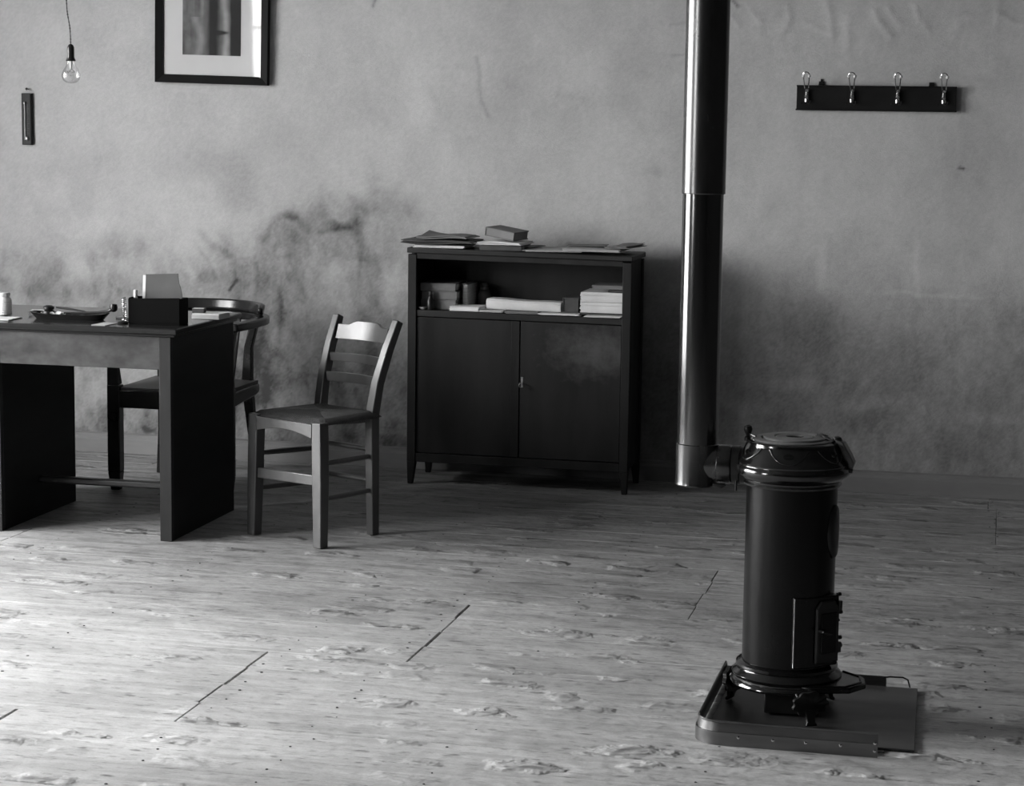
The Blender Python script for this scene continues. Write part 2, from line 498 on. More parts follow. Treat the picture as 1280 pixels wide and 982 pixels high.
WFR = mat('white_window_paint', 0.5, 0.6, rough=0.5)
PANE = glass_mat('window_glass')
for i, (a, b, WZ0) in enumerate(WIN):
    xw = XL - WT + 0.02
    m_ = MB()
    m_.box(xw, a, WZ0, xw + 0.05, a + 0.06, WZ1); m_.box(xw, b - 0.06, WZ0, xw + 0.05, b, WZ1)
    m_.box(xw, a + 0.06, WZ0, xw + 0.05, b - 0.06, WZ0 + 0.07); m_.box(xw, a + 0.06, WZ1 - 0.06, xw + 0.05, b - 0.06, WZ1)
    wnd = struct(m_.build('window_%d' % (i + 1), WFR))
    c = (a + b) / 2
    MB().box(xw, c - 0.04, WZ0 + 0.07, xw + 0.05, c + 0.04, WZ1 - 0.06).build('mullion', WFR, wnd)
    for k in (1, 2, 3):
        zz = WZ0 + (WZ1 - WZ0) * k / 4
        MB().box(xw + 0.01, a + 0.06, zz - 0.014, xw + 0.04, b - 0.06, zz + 0.014).build('glazing_bar', WFR, wnd)
    MB().box(xw + 0.022, a + 0.06, WZ0 + 0.07, xw + 0.026, b - 0.06, WZ1 - 0.06).build('pane', PANE, wnd)
    MB().box(XL - WT + 0.08, a, WZ0 - 0.03, XL + 0.05, b, WZ0).build('sill', WFR, wnd)

# skirting
m_ = MB()
pr = [(0.0, 0.0), (-0.018, 0.0), (-0.018, 0.062), (-0.011, 0.072), (-0.011, 0.084), (0.0, 0.09)]
vs = [(XL, y, z) for y, z in pr] + [(XR, y, z) for y, z in pr]
n = len(pr)
m_.add(vs, [(i, i + 1, n + i + 1, n + i) for i in range(n - 1)])
struct(m_.build('baseboard_back', PAINT, angle=20))
struct(MB().box(XL, YB, 0.0, XL + 0.018, -0.02, 0.085).build('baseboard_left', PAINT))

# ------------------------------------------------------------------ floor of planks
def floor_material():
    m = bpy.data.materials.new('worn_pine_boards'); m.use_nodes = True
    nt = m.node_tree; n = nt.nodes; l = nt.links
    p = n['Principled BSDF']; p.inputs['Specular IOR Level'].default_value = 0.22
    geo = n.new('ShaderNodeNewGeometry'); oi = n.new('ShaderNodeObjectInfo')
    ofs = n.new('ShaderNodeMath'); ofs.operation = 'MULTIPLY'; ofs.inputs[1].default_value = 37.0
    l.new(oi.outputs['Random'], ofs.inputs[0])
    add = n.new('ShaderNodeVectorMath'); add.operation = 'ADD'
    l.new(geo.outputs['Position'], add.inputs[0]); l.new(ofs.outputs[0], add.inputs[1])

    def noise(vec, scale, detail=4.0, rough=0.6):
        mp = n.new('ShaderNodeMapping'); mp.inputs['Scale'].default_value = scale
        l.new(vec, mp.inputs[0])
        t = n.new('ShaderNodeTexNoise'); t.inputs['Scale'].default_value = 1.0
        t.inputs['Detail'].default_value = detail; t.inputs['Roughness'].default_value = rough
        l.new(mp.outputs[0], t.inputs['Vector'])
        return t.outputs['Fac']

    def maprange(v, a, b, c, d, smooth=False):
        q = n.new('ShaderNodeMapRange')
        if smooth:
            q.interpolation_type = 'SMOOTHSTEP'
        for k, s in zip((a, b, c, d), ('From Min', 'From Max', 'To Min', 'To Max')):
            q.inputs[s].default_value = k
        l.new(v, q.inputs['Value']); return q.outputs[0]

    def mul(a, b):
        q = n.new('ShaderNodeMath'); q.operation = 'MULTIPLY'
        l.new(a, q.inputs[0])
        if isinstance(b, float):
            q.inputs[1].default_value = b
        else:
            l.new(b, q.inputs[1])
        return q.outputs[0]

    def plus(a, b):
        q = n.new('ShaderNodeMath'); q.operation = 'ADD'
        l.new(a, q.inputs[0]); l.new(b, q.inputs[1]); return q.outputs[0]

    V = add.outputs[0]; P = geo.outputs['Position']
    grain = noise(V, (3.0, 42, 1), 5.0)
    streak = noise(V, (1.1, 16, 1), 3.0)
    wear = noise(P, (1.4, 1.8, 1), 4.0)
    speck = noise(P, (22, 70, 1), 2.0)
    fine = noise(P, (160, 240, 1), 2.0)
    # knots: dark eyes scattered along each board, a little longer than wide
    mp = n.new('ShaderNodeMapping'); mp.inputs['Scale'].default_value = (3.6, 8.0, 1.0)
    l.new(V, mp.inputs[0])
    wob = n.new('ShaderNodeTexNoise'); wob.inputs['Scale'].default_value = 9.0; wob.inputs['Detail'].default_value = 4.0
    l.new(V, wob.inputs['Vector'])
    vadd = n.new('ShaderNodeVectorMath'); vadd.operation = 'MULTIPLY_ADD'
    l.new(wob.outputs['Color'], vadd.inputs[0]); vadd.inputs[1].default_value = (1.1, 0.9, 0.0)
    l.new(mp.outputs[0], vadd.inputs[2])
    vo = n.new('ShaderNodeTexVoronoi'); vo.inputs['Scale'].default_value = 1.0; vo.voronoi_dimensions = '2D'
    l.new(vadd.outputs[0], vo.inputs['Vector'])
    sepc = n.new('ShaderNodeSeparateColor'); l.new(vo.outputs['Color'], sepc.inputs[0])
    keep = maprange(sepc.outputs[0], 0.45, 0.85, 0.0, 1.0)
    knot = mul(maprange(vo.outputs['Distance'], 0.02, 0.15, 1.0, 0.0, True), keep)
    rise = mul(maprange(vo.outputs['Distance'], 0.10, 0.40, 1.0, 0.0, True), keep)
    mp3 = n.new('ShaderNodeMapping'); mp3.inputs['Scale'].default_value = (9.0, 21.0, 1.0)
    l.new(V, mp3.inputs[0])
    vadd2 = n.new('ShaderNodeVectorMath'); vadd2.operation = 'MULTIPLY_ADD'
    l.new(wob.outputs['Color'], vadd2.inputs[0]); vadd2.inputs[1].default_value = (0.9, 0.9, 0.0); l.new(mp3.outputs[0], vadd2.inputs[2])
    vo2 = n.new('ShaderNodeTexVoronoi'); vo2.voronoi_dimensions = '2D'; vo2.inputs['Scale'].default_value = 1.0
    l.new(vadd2.outputs[0], vo2.inputs['Vector'])
    sp2 = n.new('ShaderNodeSeparateColor'); l.new(vo2.outputs['Color'], sp2.inputs[0])
    fleck = mul(maprange(vo2.outputs['Distance'], 0.04, 0.20, 1.0, 0.0, True), maprange(sp2.outputs[0], 0.70, 0.9, 0.0, 1.0))
    col = maprange(grain, 0.3, 0.7, 0.84, 1.10)
    col = mul(col, maprange(streak, 0.3, 0.7, 0.86, 1.12))
    col = mul(col, maprange(wear, 0.35, 0.65, 0.86, 1.10))
    col = mul(col, maprange(speck, 0.56, 0.72, 1.0, 0.62))
    col = mul(col, maprange(fine, 0.3, 0.7, 0.92, 1.08))
    col = mul(col, maprange(knot, 0.0, 1.0, 1.0, 0.42))
    col = mul(col, maprange(fleck, 0.0, 1.0, 1.0, 0.50))
    col = mul(col, maprange(oi.outputs['Random'], 0.0, 1.0, 0.92, 1.06))
    # rear grime plus light fall-off painted into the boards, darker back and right
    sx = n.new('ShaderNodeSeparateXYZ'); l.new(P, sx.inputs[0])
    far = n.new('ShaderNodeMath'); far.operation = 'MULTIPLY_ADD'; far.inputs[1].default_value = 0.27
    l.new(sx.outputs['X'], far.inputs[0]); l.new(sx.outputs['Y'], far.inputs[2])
    grime_shade = plus(far.outputs[0], mul(noise(P, (0.9, 1.6, 1), 5.0), 2.0))
    grime_shade_mask = maprange(grime_shade, -3.4, -1.2, 0.0, 1.0, True)
    col = mul(col, maprange(grime_shade_mask, 0.0, 1.0, 1.18, 0.58))
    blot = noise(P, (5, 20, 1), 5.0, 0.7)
    q = n.new('ShaderNodeMath'); q.operation = 'MULTIPLY'; l.new(grime_shade_mask, q.inputs[0]); l.new(maprange(blot, 0.50, 0.66, 0.0, 0.45), q.inputs[1])
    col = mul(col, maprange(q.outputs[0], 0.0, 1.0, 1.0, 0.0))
    col = mul(col, 0.47)
    c = n.new('ShaderNodeCombineColor')
    for s in ('Red', 'Green', 'Blue'):
        l.new(col, c.inputs[s])
    l.new(c.outputs[0], p.inputs['Base Color'])
    l.new(maprange(grain, 0.3, 0.7, 0.5, 0.7), p.inputs['Roughness'])
    h = plus(mul(rise, 0.0110), mul(grain, 0.0016))
    h = plus(h, mul(noise(P, (9, 13, 1), 3.0), 0.009))
    b = n.new('ShaderNodeBump'); b.inputs['Distance'].default_value = 1.0; b.inputs['Strength'].default_value = 0.8
    l.new(h, b.inputs['Height']); l.new(b.outputs[0], p.inputs['Normal'])
    return m


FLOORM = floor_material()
GAPM = mat('dark_floor_gap', 0.015, 0.02, rough=0.95, spec=0.1)
floor = struct(MB().box(XL - WT, YB - 0.2, -0.12, XR + 0.2, 0.02, -0.028).build('floor', GAPM))
PW = 0.1825
rp = random.Random(3)
row = 0
y = 0.02
ROWS = []
# courses are four boards deep and share their end joints, as on the photograph's two open joints
while y > YB:
    ROWS.append((y - PW, y)); y -= PW
off = -3.17 - (0.02 - 18 * PW) + 0.0          # bring a course boundary to y = -3.17
for i, (a, b) in enumerate(ROWS):
    a += off; b += off
    if i == 0:
        b = 0.0
    course = round((-(b - off - 0.02) / PW))
    block = (course - 2) // 4
    if block == 4:                              # y -3.90 .. -3.17
        joints = [(-1.99, 0.0042)]
    elif block == 3:                            # y -3.17 .. -2.44
        joints = [(-1.58, 0.0056)]
    elif block == 5:
        joints = [(-2.42, 0.0045), (1.2, 0.002)]
    else:
        rb = random.Random(block * 7 + 1)
        joints = [(rb.uniform(-4.2, -3.4), 0.0015), (rb.uniform(-0.9, 0.2), 0.0015)]
    xa = XL
    ends = []
    for (jx_, gp) in joints:
        gp2 = gp * rp.uniform(0.45, 1.25); jj = jx_ + rp.uniform(-.004, .004)
        ends.append((xa, jj - gp2 / 2)); xa = jj + gp2 / 2
    ends.append((xa, XR))
    for (u0, u1) in ends:
        gp = rp.choice((0.0008, 0.0012, 0.0016, 0.0026))
        dz = -rp.uniform(0, 0.0012); bv = rp.uniform(0.0015, 0.004)
        A, B = a + gp / 2, b - gp / 2
        p_ = MB()
        p_.add([(u0, A, -0.027), (u1, A, -0.027), (u1, B, -0.027), (u0, B, -0.027),
                (u0, A, dz - bv * 0.6), (u1, A, dz - bv * 0.6), (u1, B, dz - bv * 0.6), (u0, B, dz - bv * 0.6),
                (u0 + bv * .7, A + bv, dz), (u1 - bv * .7, A + bv, dz), (u1 - bv * .7, B - bv, dz), (u0 + bv * .7, B - bv, dz)],
               [(0, 3, 2, 1), (0, 1, 5, 4), (1, 2, 6, 5), (2, 3, 7, 6), (3, 0, 4, 7),
                (4, 5, 9, 8), (5, 6, 10, 9), (6, 7, 11, 10), (7, 4, 8, 11), (8, 9, 10, 11)])
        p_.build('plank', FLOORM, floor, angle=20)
# nail heads along the joists, sunk into the boards
NAILM = mat('rusty_nail_heads', 0.02, 0.05, rough=0.7)
m_ = MB()
for jx_ in (-3.25, -2.62, -1.95, -1.62, -1.25, -0.62, 0.02):
    for i, (a, b) in enumerate(ROWS[:26]):
        for q in (0.22, 0.78):
            if rp.random() < 0.75:
                r = rp.uniform(0.002, 0.0048)
                m_.lathe((jx_ + rp.uniform(-0.02, 0.02), a + off + PW * q + rp.uniform(-.015, .015), -0.002), [(r, 0), (r, 0.0024), (r * .6, 0.003)], seg=7)
o = m_.build('nail_heads', NAILM, floor); o['kind'] = 'stuff'

# ------------------------------------------------------------------ cabinet with open shelf
CX0, CX1, CY0, CY1 = -2.372, -1.438, -0.385, -0.075
CABM = mat('black_brown_stained_wood', 0.007, 0.018, rough=0.45, scale=(9, 9, 1.6), spec=0.25, rrough=0.15)
CABTOP = mat('cabinet_top_wood', 0.012, 0.026, rough=0.5, scale=(2, 12, 12), spec=0.25)


def sag(p):                          # the old carcass sags a centimetre to the right
    return Vector((p[0], p[1], p[2] * (1 - 0.0112 * (p[0] - CX0) / 0.934)))


def cab(mb, name, m, parent, **k):
    mb.v = [sag(p) for p in mb.v]
    return mb.build(name, m, parent, **k)


cabinet = thing('cabinet', 'low dark stained cabinet with an open shelf above two doors, against the back wall', 'cabinet', ((CX0 + CX1) / 2, -0.23, 0))
for (xa, front) in ((CX0, True), (CX1, True), (CX0, False), (CX1, False)):
    s = 1 if xa == CX0 else -1
    ya = CY0 if front else CY1; sy = 1 if front else -1
    w = 0.036
    X0, X1 = sorted((xa, xa + s * w)); Y0, Y1 = sorted((ya, ya + sy * w))
    ix = xa + s * 0.024; iy = ya + sy * 0.024
    a0, a1 = sorted((xa + s * .003, ix)); b0, b1 = sorted((ya + sy * .003, iy))
    m_ = MB().hexa([(a0, b0, 0), (a1, b0, 0), (a1, b1, 0), (a0, b1, 0), (X0, Y0, .095), (X1, Y0, .095), (X1, Y1, .095), (X0, Y1, .095)])
    m_.box(X0, Y0, .095, X1, Y1, .958)
    cab(m_, 'post', CABM, cabinet, bevel=0.002)
cab(MB().box(CX0 - .004, CY0 - .005, .964, CX1 + .004, CY1 + .01, .985), 'top_board', CABTOP, cabinet, bevel=0.003)
cab(MB().box(CX0 + .036, CY0 + .004, .940, CX1 - .036, CY0 + .024, .964), 'top_rail', CABM, cabinet, bevel=0.002)
for xa in (CX0 + .006, CX1 - .022):
    cab(MB().box(xa, CY0 + .036, .10, xa + .016, CY1 - .036, .964), 'side_panel', CABM, cabinet)
cab(MB().box(CX0 + .02, CY1 - .012, .10, CX1 - .02, CY1 - .004, .964), 'back_panel', CABM, cabinet)
cab(MB().box(CX0 + .022, CY0 + .006, .702, CX1 - .022, CY1 - .012, .728), 'shelf', CABTOP, cabinet, bevel=0.002)
cab(MB().box(CX0 + .036, CY0 + .003, .093, CX1 - .036, CY0 + .022, .130), 'bottom_rail', CABM, cabinet, bevel=0.002)
cab(MB().box(CX0 + .022, CY0 + .022, .110, CX1 - .022, CY1 - .012, .126), 'bottom_board', CABM, cabinet)
gx = -1.896
d1 = cab(MB().box(CX0 + .038, CY0 + .008, .133, gx - .0015, CY0 + .026, .699), 'door', CABM, cabinet, bevel=0.0015)
cab(MB().box(gx - .036, CY0 + .0045, .133, gx - .0018, CY0 + .009, .699), 'stile', CABM, d1, bevel=0.001)


def bloom_mat():                      # greasy, wiped bloom on the polish of the right door
    m = mat('dulled_door_polish', 0.008, 0.02, rough=0.45, scale=(9, 9, 1.6), spec=0.25, rrough=0.15)
    nt = m.node_tree; n = nt.nodes; l = nt.links; p = n['Principled BSDF']
    src = p.inputs['Base Color'].links[0].from_socket
    geo = n.new('ShaderNodeNewGeometry')
    s = n.new('ShaderNodeVectorMath'); s.operation = 'SUBTRACT'; s.inputs[1].default_value = (-1.575, CY0, 0.585)
    l.new(geo.outputs['Position'], s.inputs[0])
    k = n.new('ShaderNodeVectorMath'); k.operation = 'MULTIPLY'; k.inputs[1].default_value = (5.0, 1, 9.0)
    l.new(s.outputs[0], k.inputs[0])
    no = n.new('ShaderNodeTexNoise'); no.inputs['Scale'].default_value = 16.0; no.inputs['Detail'].default_value = 8.0; no.inputs['Roughness'].default_value = 0.7
    l.new(geo.outputs['Position'], no.inputs['Vector'])
    le = n.new('ShaderNodeVectorMath'); le.operation = 'LENGTH'; l.new(k.outputs[0], le.inputs[0])
    ad = n.new('ShaderNodeMath'); ad.operation = 'MULTIPLY_ADD'; ad.inputs[1].default_value = 2.2; l.new(no.outputs['Fac'], ad.inputs[0]); l.new(le.outputs['Value'], ad.inputs[2])
    mr_ = n.new('ShaderNodeMapRange'); mr_.inputs['From Min'].default_value = 1.1; mr_.inputs['From Max'].default_value = 2.3
    mr_.inputs['To Min'].default_value = 1.0; mr_.inputs['To Max'].default_value = 0.0
    l.new(ad.outputs[0], mr_.inputs['Value'])
    mx = n.new('ShaderNodeMix'); mx.data_type = 'RGBA'
    l.new(mr_.outputs[0], mx.inputs[0]); l.new(src, mx.inputs[6]); mx.inputs[7].default_value = g(0.075)
    l.new(mx.outputs[2], p.inputs['Base Color'])
    return m


d2 = cab(MB().box(gx + .0015, CY0 + .008, .133, CX1 - .038, CY0 + .026, .699), 'door', bloom_mat(), cabinet, bevel=0.0015)
BRASS = mat('tarnished_metal', 0.28, 0.4, rough=0.35, metal=1.0)
m_ = MB().prism([(gx + .006, CY0 + .0085), (gx + .016, CY0 + .0085), (gx + .016, CY0 + .0065), (gx + .006, CY0 + .0065)], .425, .470)
cab(m_, 'keyhole_plate', BRASS, d2, bevel=0.001, label='tarnished metal keyhole plate')
m_ = MB().tube([(gx + .011, CY0 + .008, .446), (gx + .011, CY0 - .012, .446)], .002, 8)
m_.tube([(gx + .011 + .008 * math.cos(q), CY0 - .014, .437 + .009 * math.sin(q)) for q in [k * math.pi / 8 for k in range(16)]], .0018, 6, closed=True)
cab(m_, 'key', BRASS, d2, label='small key in the lock')


def ct(x):                            # height of the cabinet top / shelf at x
    return .985 * (1 - 0.0112 * (x - CX0) / 0.934)


def st(x):
    return .728 * (1 - 0.0112 * (x - CX0) / 0.934)


def slab(name, label, cat, c, w, d, z0, z1, rz, cover, pages=None, group=None, spine='left'):
    """a bound book or ledger lying flat: boards, spine, page block"""
    t = thing(name, label, cat, (c[0], c[1], z0), rz, group)
    h = z1 - z0; b = min(0.004, h * 0.2)
    m_ = MB().box(-w / 2, -d / 2, 0, w / 2, d / 2, b).box(-w / 2, -d / 2, h - b, w / 2, d / 2, h)
    if spine == 'left':
        m_.box(-w / 2, -d / 2, b, -w / 2 + .004, d / 2, h - b)
        q = (-w / 2 + .004, -d / 2 + .003, w / 2 - .004, d / 2 - .003)
    else:                             # spine towards the camera
        m_.box(-w / 2, -d / 2, b, w / 2, -d / 2 + .004, h - b)
        q = (-w / 2 + .003, -d / 2 + .004, w / 2 - .003, d / 2 - .003)
    m_.build('cover', cover, t, bevel=0.0008, local=True)
    MB().box(q[0], q[1], b, q[2], q[3], h - b).build('page_block', pages or PAGES, t, local=True)
    return t


def wad(name, label, cat, c, w, d, z0, layers, m, rz=0.0, group=None, curl=0.0, jit=0.006, dt=0.002, seed=1):
    """a folded paper or booklet of a few loose leaves, each with its own slight shift"""
    r = random.Random(seed)
    m_ = MB()
    k1, k2 = r.uniform(-1, 1), r.uniform(-1, 1)
    for i in range(layers):
        m_.sheet((r.uniform(-jit, jit), r.uniform(-jit, jit), i * dt * 1.02), w * r.uniform(.97, 1), d * r.uniform(.97, 1), r.uniform(-.015, .015) * (jit > 0),
                 dt, (lambda u, v, i=i: curl * (i + 1) / layers * (0.6 * max(0, u * k1) ** 2 + 0.6 * max(0, v * k2) ** 2 + 0.12 * (1 + math.sin(3 * u + i)))) if curl else None)
    o = m_.build(name, m, None, angle=25, local=True)
    o.location = (c[0], c[1], z0); o.rotation_euler = (0, 0, rz)
    W[o.name] = Matrix.Translation(o.location) @ Matrix.Rotation(rz, 4, 'Z')
    return tag(o, label, cat, group)


# papers on the cabinet top
# left pile
z = ct(-2.25) + .0015
wad('booklet', 'white edged booklet under the dark overhanging folder on the left of the cabinet top', 'booklet', (-2.248, -.275, 0), .215, .20, z, 4, PAPER, rz=.01, dt=.0026, seed=3)
z += .0125
o = MB().sheet((0, 0, 0), .300, .245, 0, .003, lambda u, v: .004 + .012 * max(0, -u - .35) ** 1.5 + .006 * max(0, u - .3) * (v < 0) + .004 * math.sin(2.5 * u), 18, 8)
o.sheet((.0, .004, .0045), .285, .235, .015, .002, lambda u, v: .005 + .014 * max(0, -u - .35) ** 1.5 + .004 * math.sin(2.5 * u + .3), 18, 8)
o.sheet((-.004, .004, .008), .292, .235, -.02, .0025, lambda u, v: .006 + .010 * max(0, -u - .3) ** 1.5 + .003 * math.sin(2.5 * u + .6), 18, 8)
o = o.build('open_folder', mat('dark_folder_card', .045, .075, rough=.65), None, angle=25, local=True)
o.location = (-2.252, -.272, z)
tag(o, 'dark folder with curling corners overhanging the left end of the cabinet top', 'folder')
z += .023
o = MB().sheet((0, 0, 0), .215, .19, 0, .004, lambda u, v: .004 + .003 * math.sin(3 * u), 12, 8)
o.sheet((-.008, .0, .005), .205, .185, .03, .003, lambda u, v: .005 + .003 * math.sin(3 * u + .4) + .016 * max(0, -u - .2) * max(0, v + .2), 12, 8)
o = o.build('folder', PAPER3, None, angle=25, local=True); o.location = (-2.230, -.275, z); o.rotation_euler = (0, 0, -.06)
tag(o, 'dull grey folder with one raised corner, uppermost on the left pile of the cabinet top', 'folder')
# middle pile
z = ct(-1.98) + .0015
slab('portfolio', 'dark flat portfolio at the bottom of the middle pile on the cabinet top', 'folder', (-1.985, -.28), .175, .20, z, z + .020, .02, CLOTH, pages=PAPER3, spine='front')
z += .0215
wad('open_booklet', 'white curling booklet under the small thick book on the cabinet top', 'booklet', (-1.985, -.285, 0), .185, .17, z, 3, PAPER, rz=-.10, curl=.020, dt=.0032, seed=5)
wad('loose_sheet', 'grey loose sheet sticking out right of the small thick book on the cabinet top', 'paper', (-1.885, -.22, 0), .06, .15, ct(-1.9) + .012, 2, PAPER3, rz=-.25, dt=.0015, curl=.004, seed=9)
z += .0265
tb = slab('thick_book', 'small thick dark book topping the middle pile on the cabinet top', 'book', (-1.985, -.265), .140, .120, z, z + .036, -.30, mat('worn_brown_cover', .07, .12, rough=.6), pages=PAPER3)
tb.rotation_euler = (.03, .14, -.30)                 # it has slid askew on the curled booklet
# right, thin papers spread out
sp = [('newspaper', 'limp pale newspaper spread beside the middle pile on the cabinet top', 'newspaper', (-1.775, -.26, 0), .235, .23, PAPER2, .05, 3),
      ('paper_bundle', 'wide thin pale bundle of papers near the right end of the cabinet top', 'paper', (-1.605, -.275, 0), .235, .22, PAPER2, -.015, 4),
      ('typed_sheet', 'short grey sheet lying across the pale papers on the cabinet top', 'paper', (-1.655, -.19, 0), .17, .13, PAPER3, .12, 2),
      ('folded_paper', 'dark folded paper with a lifted corner at the right end of the cabinet top', 'paper', (-1.49, -.22, 0), .10, .19, PAPER3, -.25, 3)]
zz = 0
for i, (nm, lb, ca, c, w, d, m, rz, ly) in enumerate(sp):
    z = ct(c[0] - w / 2) + .002 + (0.0, .0085, .0185, .0215)[i]
    wad(nm, lb, ca, c, w, d, z, ly, m, rz=rz, dt=.0017, curl=.006 if i != 3 else .014, seed=20 + i)

# things on the open shelf
z = st(-2.27) + .0015
LEDG = mat('grey_ledger_cloth', .09, .15, rough=.7, scale=(20, 20, 20))
for i, (h, dx, lb) in enumerate(((.040, 0, 'grey ledger lowest of three stacked at the left end of the open shelf'),
                                 (.034, .003, 'grey ledger between two others at the left end of the open shelf'),
                                 (.032, -.004, 'grey ledger topmost of three stacked at the left end of the open shelf'))):
    slab('ledger', lb, 'book', (-2.256 + dx, -.222), .150, .21, z, z + h, .01 * (i - 1), LEDG, group='ledgers on the open shelf', spine='front')
    z += h + .0008
t = thing('ink_bottle', 'small dark bottle standing in front of the three stacked grey ledgers', 'bottle', (-2.285, -.348, st(-2.285) + .001))
MB().lathe((0, 0, 0), [(.014, 0), (.0155, .004), (.0155, .038), (.009, .048), (.0085, .056), (.010, .058), (.010, .064)], 20).build('glass_body', IRON, t, local=True)
MB().lathe((0, 0, .064), [(.008, 0), (.008, .010), (.006, .012)], 16).build('stopper', CLOTH, t, local=True)
t = thing('small_dish', 'tiny pale dish at the left front corner of the open shelf', 'dish', (-2.316, -.352, st(-2.32) + .001))
MB().lathe((0, 0, 0), [(.010, 0), (.018, .006), (.020, .011), (.0185, .011), (.010, .004)], 20).build('bowl', PAPER2, t, local=True)
slab('notebook', 'black upright book leaning on the right side of the three grey ledgers', 'book', (-2.155, -.19), .026, .18, st(-2.17) + .0015, st(-2.17) + .108, 0, CLOTH)
t = thing('shelf_jar', 'small dim jar at the back of the open shelf behind the pamphlets', 'jar', (-2.105, -.14, st(-2.1) + .001))
MB().lathe((0, 0, 0), [(.022, 0), (.026, .006), (.028, .05), (.022, .07), (.018, .074), (.019, .085)], 24).build('jar_body', mat('dim_stoneware', .10, .16, rough=.4), t, local=True)
MB().lathe((0, 0, .085), [(.020, 0), (.020, .010), (.012, .016)], 24).build('lid', CLOTH, t, local=True)
wad('pamphlets', 'white pamphlet right of the grey ledgers on the open shelf', 'booklet', (-2.135, -.315, 0), .125, .115, st(-2.2) + .0015, 8, PAPER, dt=.0024, seed=31, jit=.003)
wad('thin_paper', 'grey thin paper hanging over the shelf front left of the long packet', 'paper', (-2.02, -.315, 0), .10, .12, st(-2.07) + .0015, 4, PAPER2, dt=.002, seed=32, rz=-.03)
wad('thin_paper', 'thin buff papers under the left half of the long packet', 'paper', (-1.895, -.30, 0), .14, .15, st(-1.97) + .0015, 4, PAPER3, dt=.002, seed=33, rz=.03)
wad('thin_paper', 'white edged thin papers under the right half of the long packet', 'paper', (-1.735, -.305, 0), .17, .15, st(-1.82) + .0015, 3, PAPER, dt=.002, seed=34, rz=-.02)
# long wrapped packet, slightly slumped
zb = st(-2.05) + .012
m_ = MB(); vs = []; NS = 10
for i in range(NS + 1):
    u = i / NS; xx = -2.052 + .315 * u
    hh = .043 - .005 * u + .0015 * math.sin(9 * u); y0 = -.325 - .006 * math.sin(3 * u)
    zb_ = zb - .004 * u
    for (yy, z_) in ((y0, zb_), (y0 - .006, zb_ + .012), (y0 - .005, zb_ + hh - .010), (y0 + .006, zb_ + hh), (y0 + .10, zb_ + hh - .002), (y0 + .11, zb_ + hh - .01), (y0 + .11, zb_)):
        vs.append((xx, yy, z_))
fs = [tuple(range(6, -1, -1)), tuple(range(7 * NS, 7 * NS + 7))]
for i in range(NS):
    for k in range(7):
        fs.append((7 * i + k, 7 * i + (k + 1) % 7, 7 * i + 7 + (k + 1) % 7, 7 * i + 7 + k))
m_.add(vs, fs)
tag(m_.build('paper_packet', PAPER, None, bevel=.002), 'long white wrapped packet lying along the middle of the open shelf', 'packet')
slab('dark_book', 'dark book lying between the long packet and the tall paper stack on the open shelf', 'book', (-1.697, -.24), .068, .17, st(-1.72) + .010, st(-1.72) + .072, 0, CLOTH, pages=CLOTH)
z = st(-1.65) + .0015
wad('shelf_sheet', 'white sheet jutting over the shelf edge below the tall paper stack', 'paper', (-1.553, -.325, 0), .150, .135, z, 3, PAPER, dt=.002, seed=41, rz=-.01)
z += .0075
wad('dark_pad', 'dark thin pad between the tall paper stack and the white sheet on the shelf', 'pad', (-1.565, -.245, 0), .180, .20, z, 2, CLOTH, dt=.003, seed=42, jit=.001)
z += .0075
for i, (h, lb) in enumerate(((.042, 'lower bundle of white leaves in the tall stack at the right of the shelf'),
                             (.040, 'upper bundle of white leaves in the tall stack at the right of the shelf'))):
    o = wad('paper_stack', lb, 'paper', (-1.566, -.245, 0), .178, .20, z, 14, PAPER, dt=h / 14.4, seed=50 + i, jit=.0028, group='bundles in the tall paper stack')
    z += h + .0012
slab('black_notebook', 'black thin notebook on the right front of the tall paper stack', 'book', (-1.508, -.27), .065, .15, z, z + .010, 0, CLOTH, pages=CLOTH)
wad('grey_pad', 'grey pad topping the tall paper stack at the right of the open shelf', 'pad', (-1.545, -.23, 0), .135, .18, z + .0108, 5, PAPER3, dt=.0028, seed=61, rz=.01)

# ------------------------------------------------------------------ picture
PFX, PFZ = -3.625, 1.653
pw, ph = .518, .74
pic = thing('framed_picture', 'framed print of columns in a black frame high on the wall above the desk', 'picture', (PFX, -.004, PFZ), tilt=(math.radians(1.3), math.radians(1.2), 0))
FRM = mat('black_frame_lacquer', .007, .012, rough=.55, spec=.08)
fw_, fd = .036, .030
for (a, b, c, d) in (((0, 0), (pw, 0), (pw - fw_, fw_), (fw_, fw_)), ((pw, 0), (pw, ph), (pw - fw_, ph - fw_), (pw - fw_, fw_)),
                     ((pw, ph), (0, ph), (fw_, ph - fw_), (pw - fw_, ph - fw_)), ((0, ph), (0, 0), (fw_, fw_), (fw_, ph - fw_))):
    m_ = MB().hexa([(a[0], 0, a[1]), (b[0], 0, b[1]), (c[0], 0, c[1]), (d[0], 0, d[1]),
                    (a[0], -fd, a[1]), (b[0], -fd, b[1]), (c[0], -fd + .012, c[1]), (d[0], -fd + .012, d[1])])
    m_.build('frame_bar', FRM, pic, bevel=.0012, local=True)
MB().box(fw_ - .004, -.012, fw_ - .004, pw - fw_ + .004, -.004, ph - fw_ + .004).build('mount', mat('white_mount_card', .62, .68, rough=.8, spec=.1), pic, local=True)
px_ = np.linspace(.122, .390, 110); pz_ = np.linspace(.122, .60, 190)
PX, PZ = np.meshgrid(px_, pz_)
u = (PX - .122) / .268; v = (PZ - .122) / .478
nz = vnoise(u * 9, v * 16, 71, 5)
pt = .20 + .05 * nz + .05 * vnoise(u * 14, v * 2, 72, 3)
pt += .16 * np.exp(-((u - .73 - .02 * np.sin(v * 9)) / .055) ** 2)                      # tall pale column
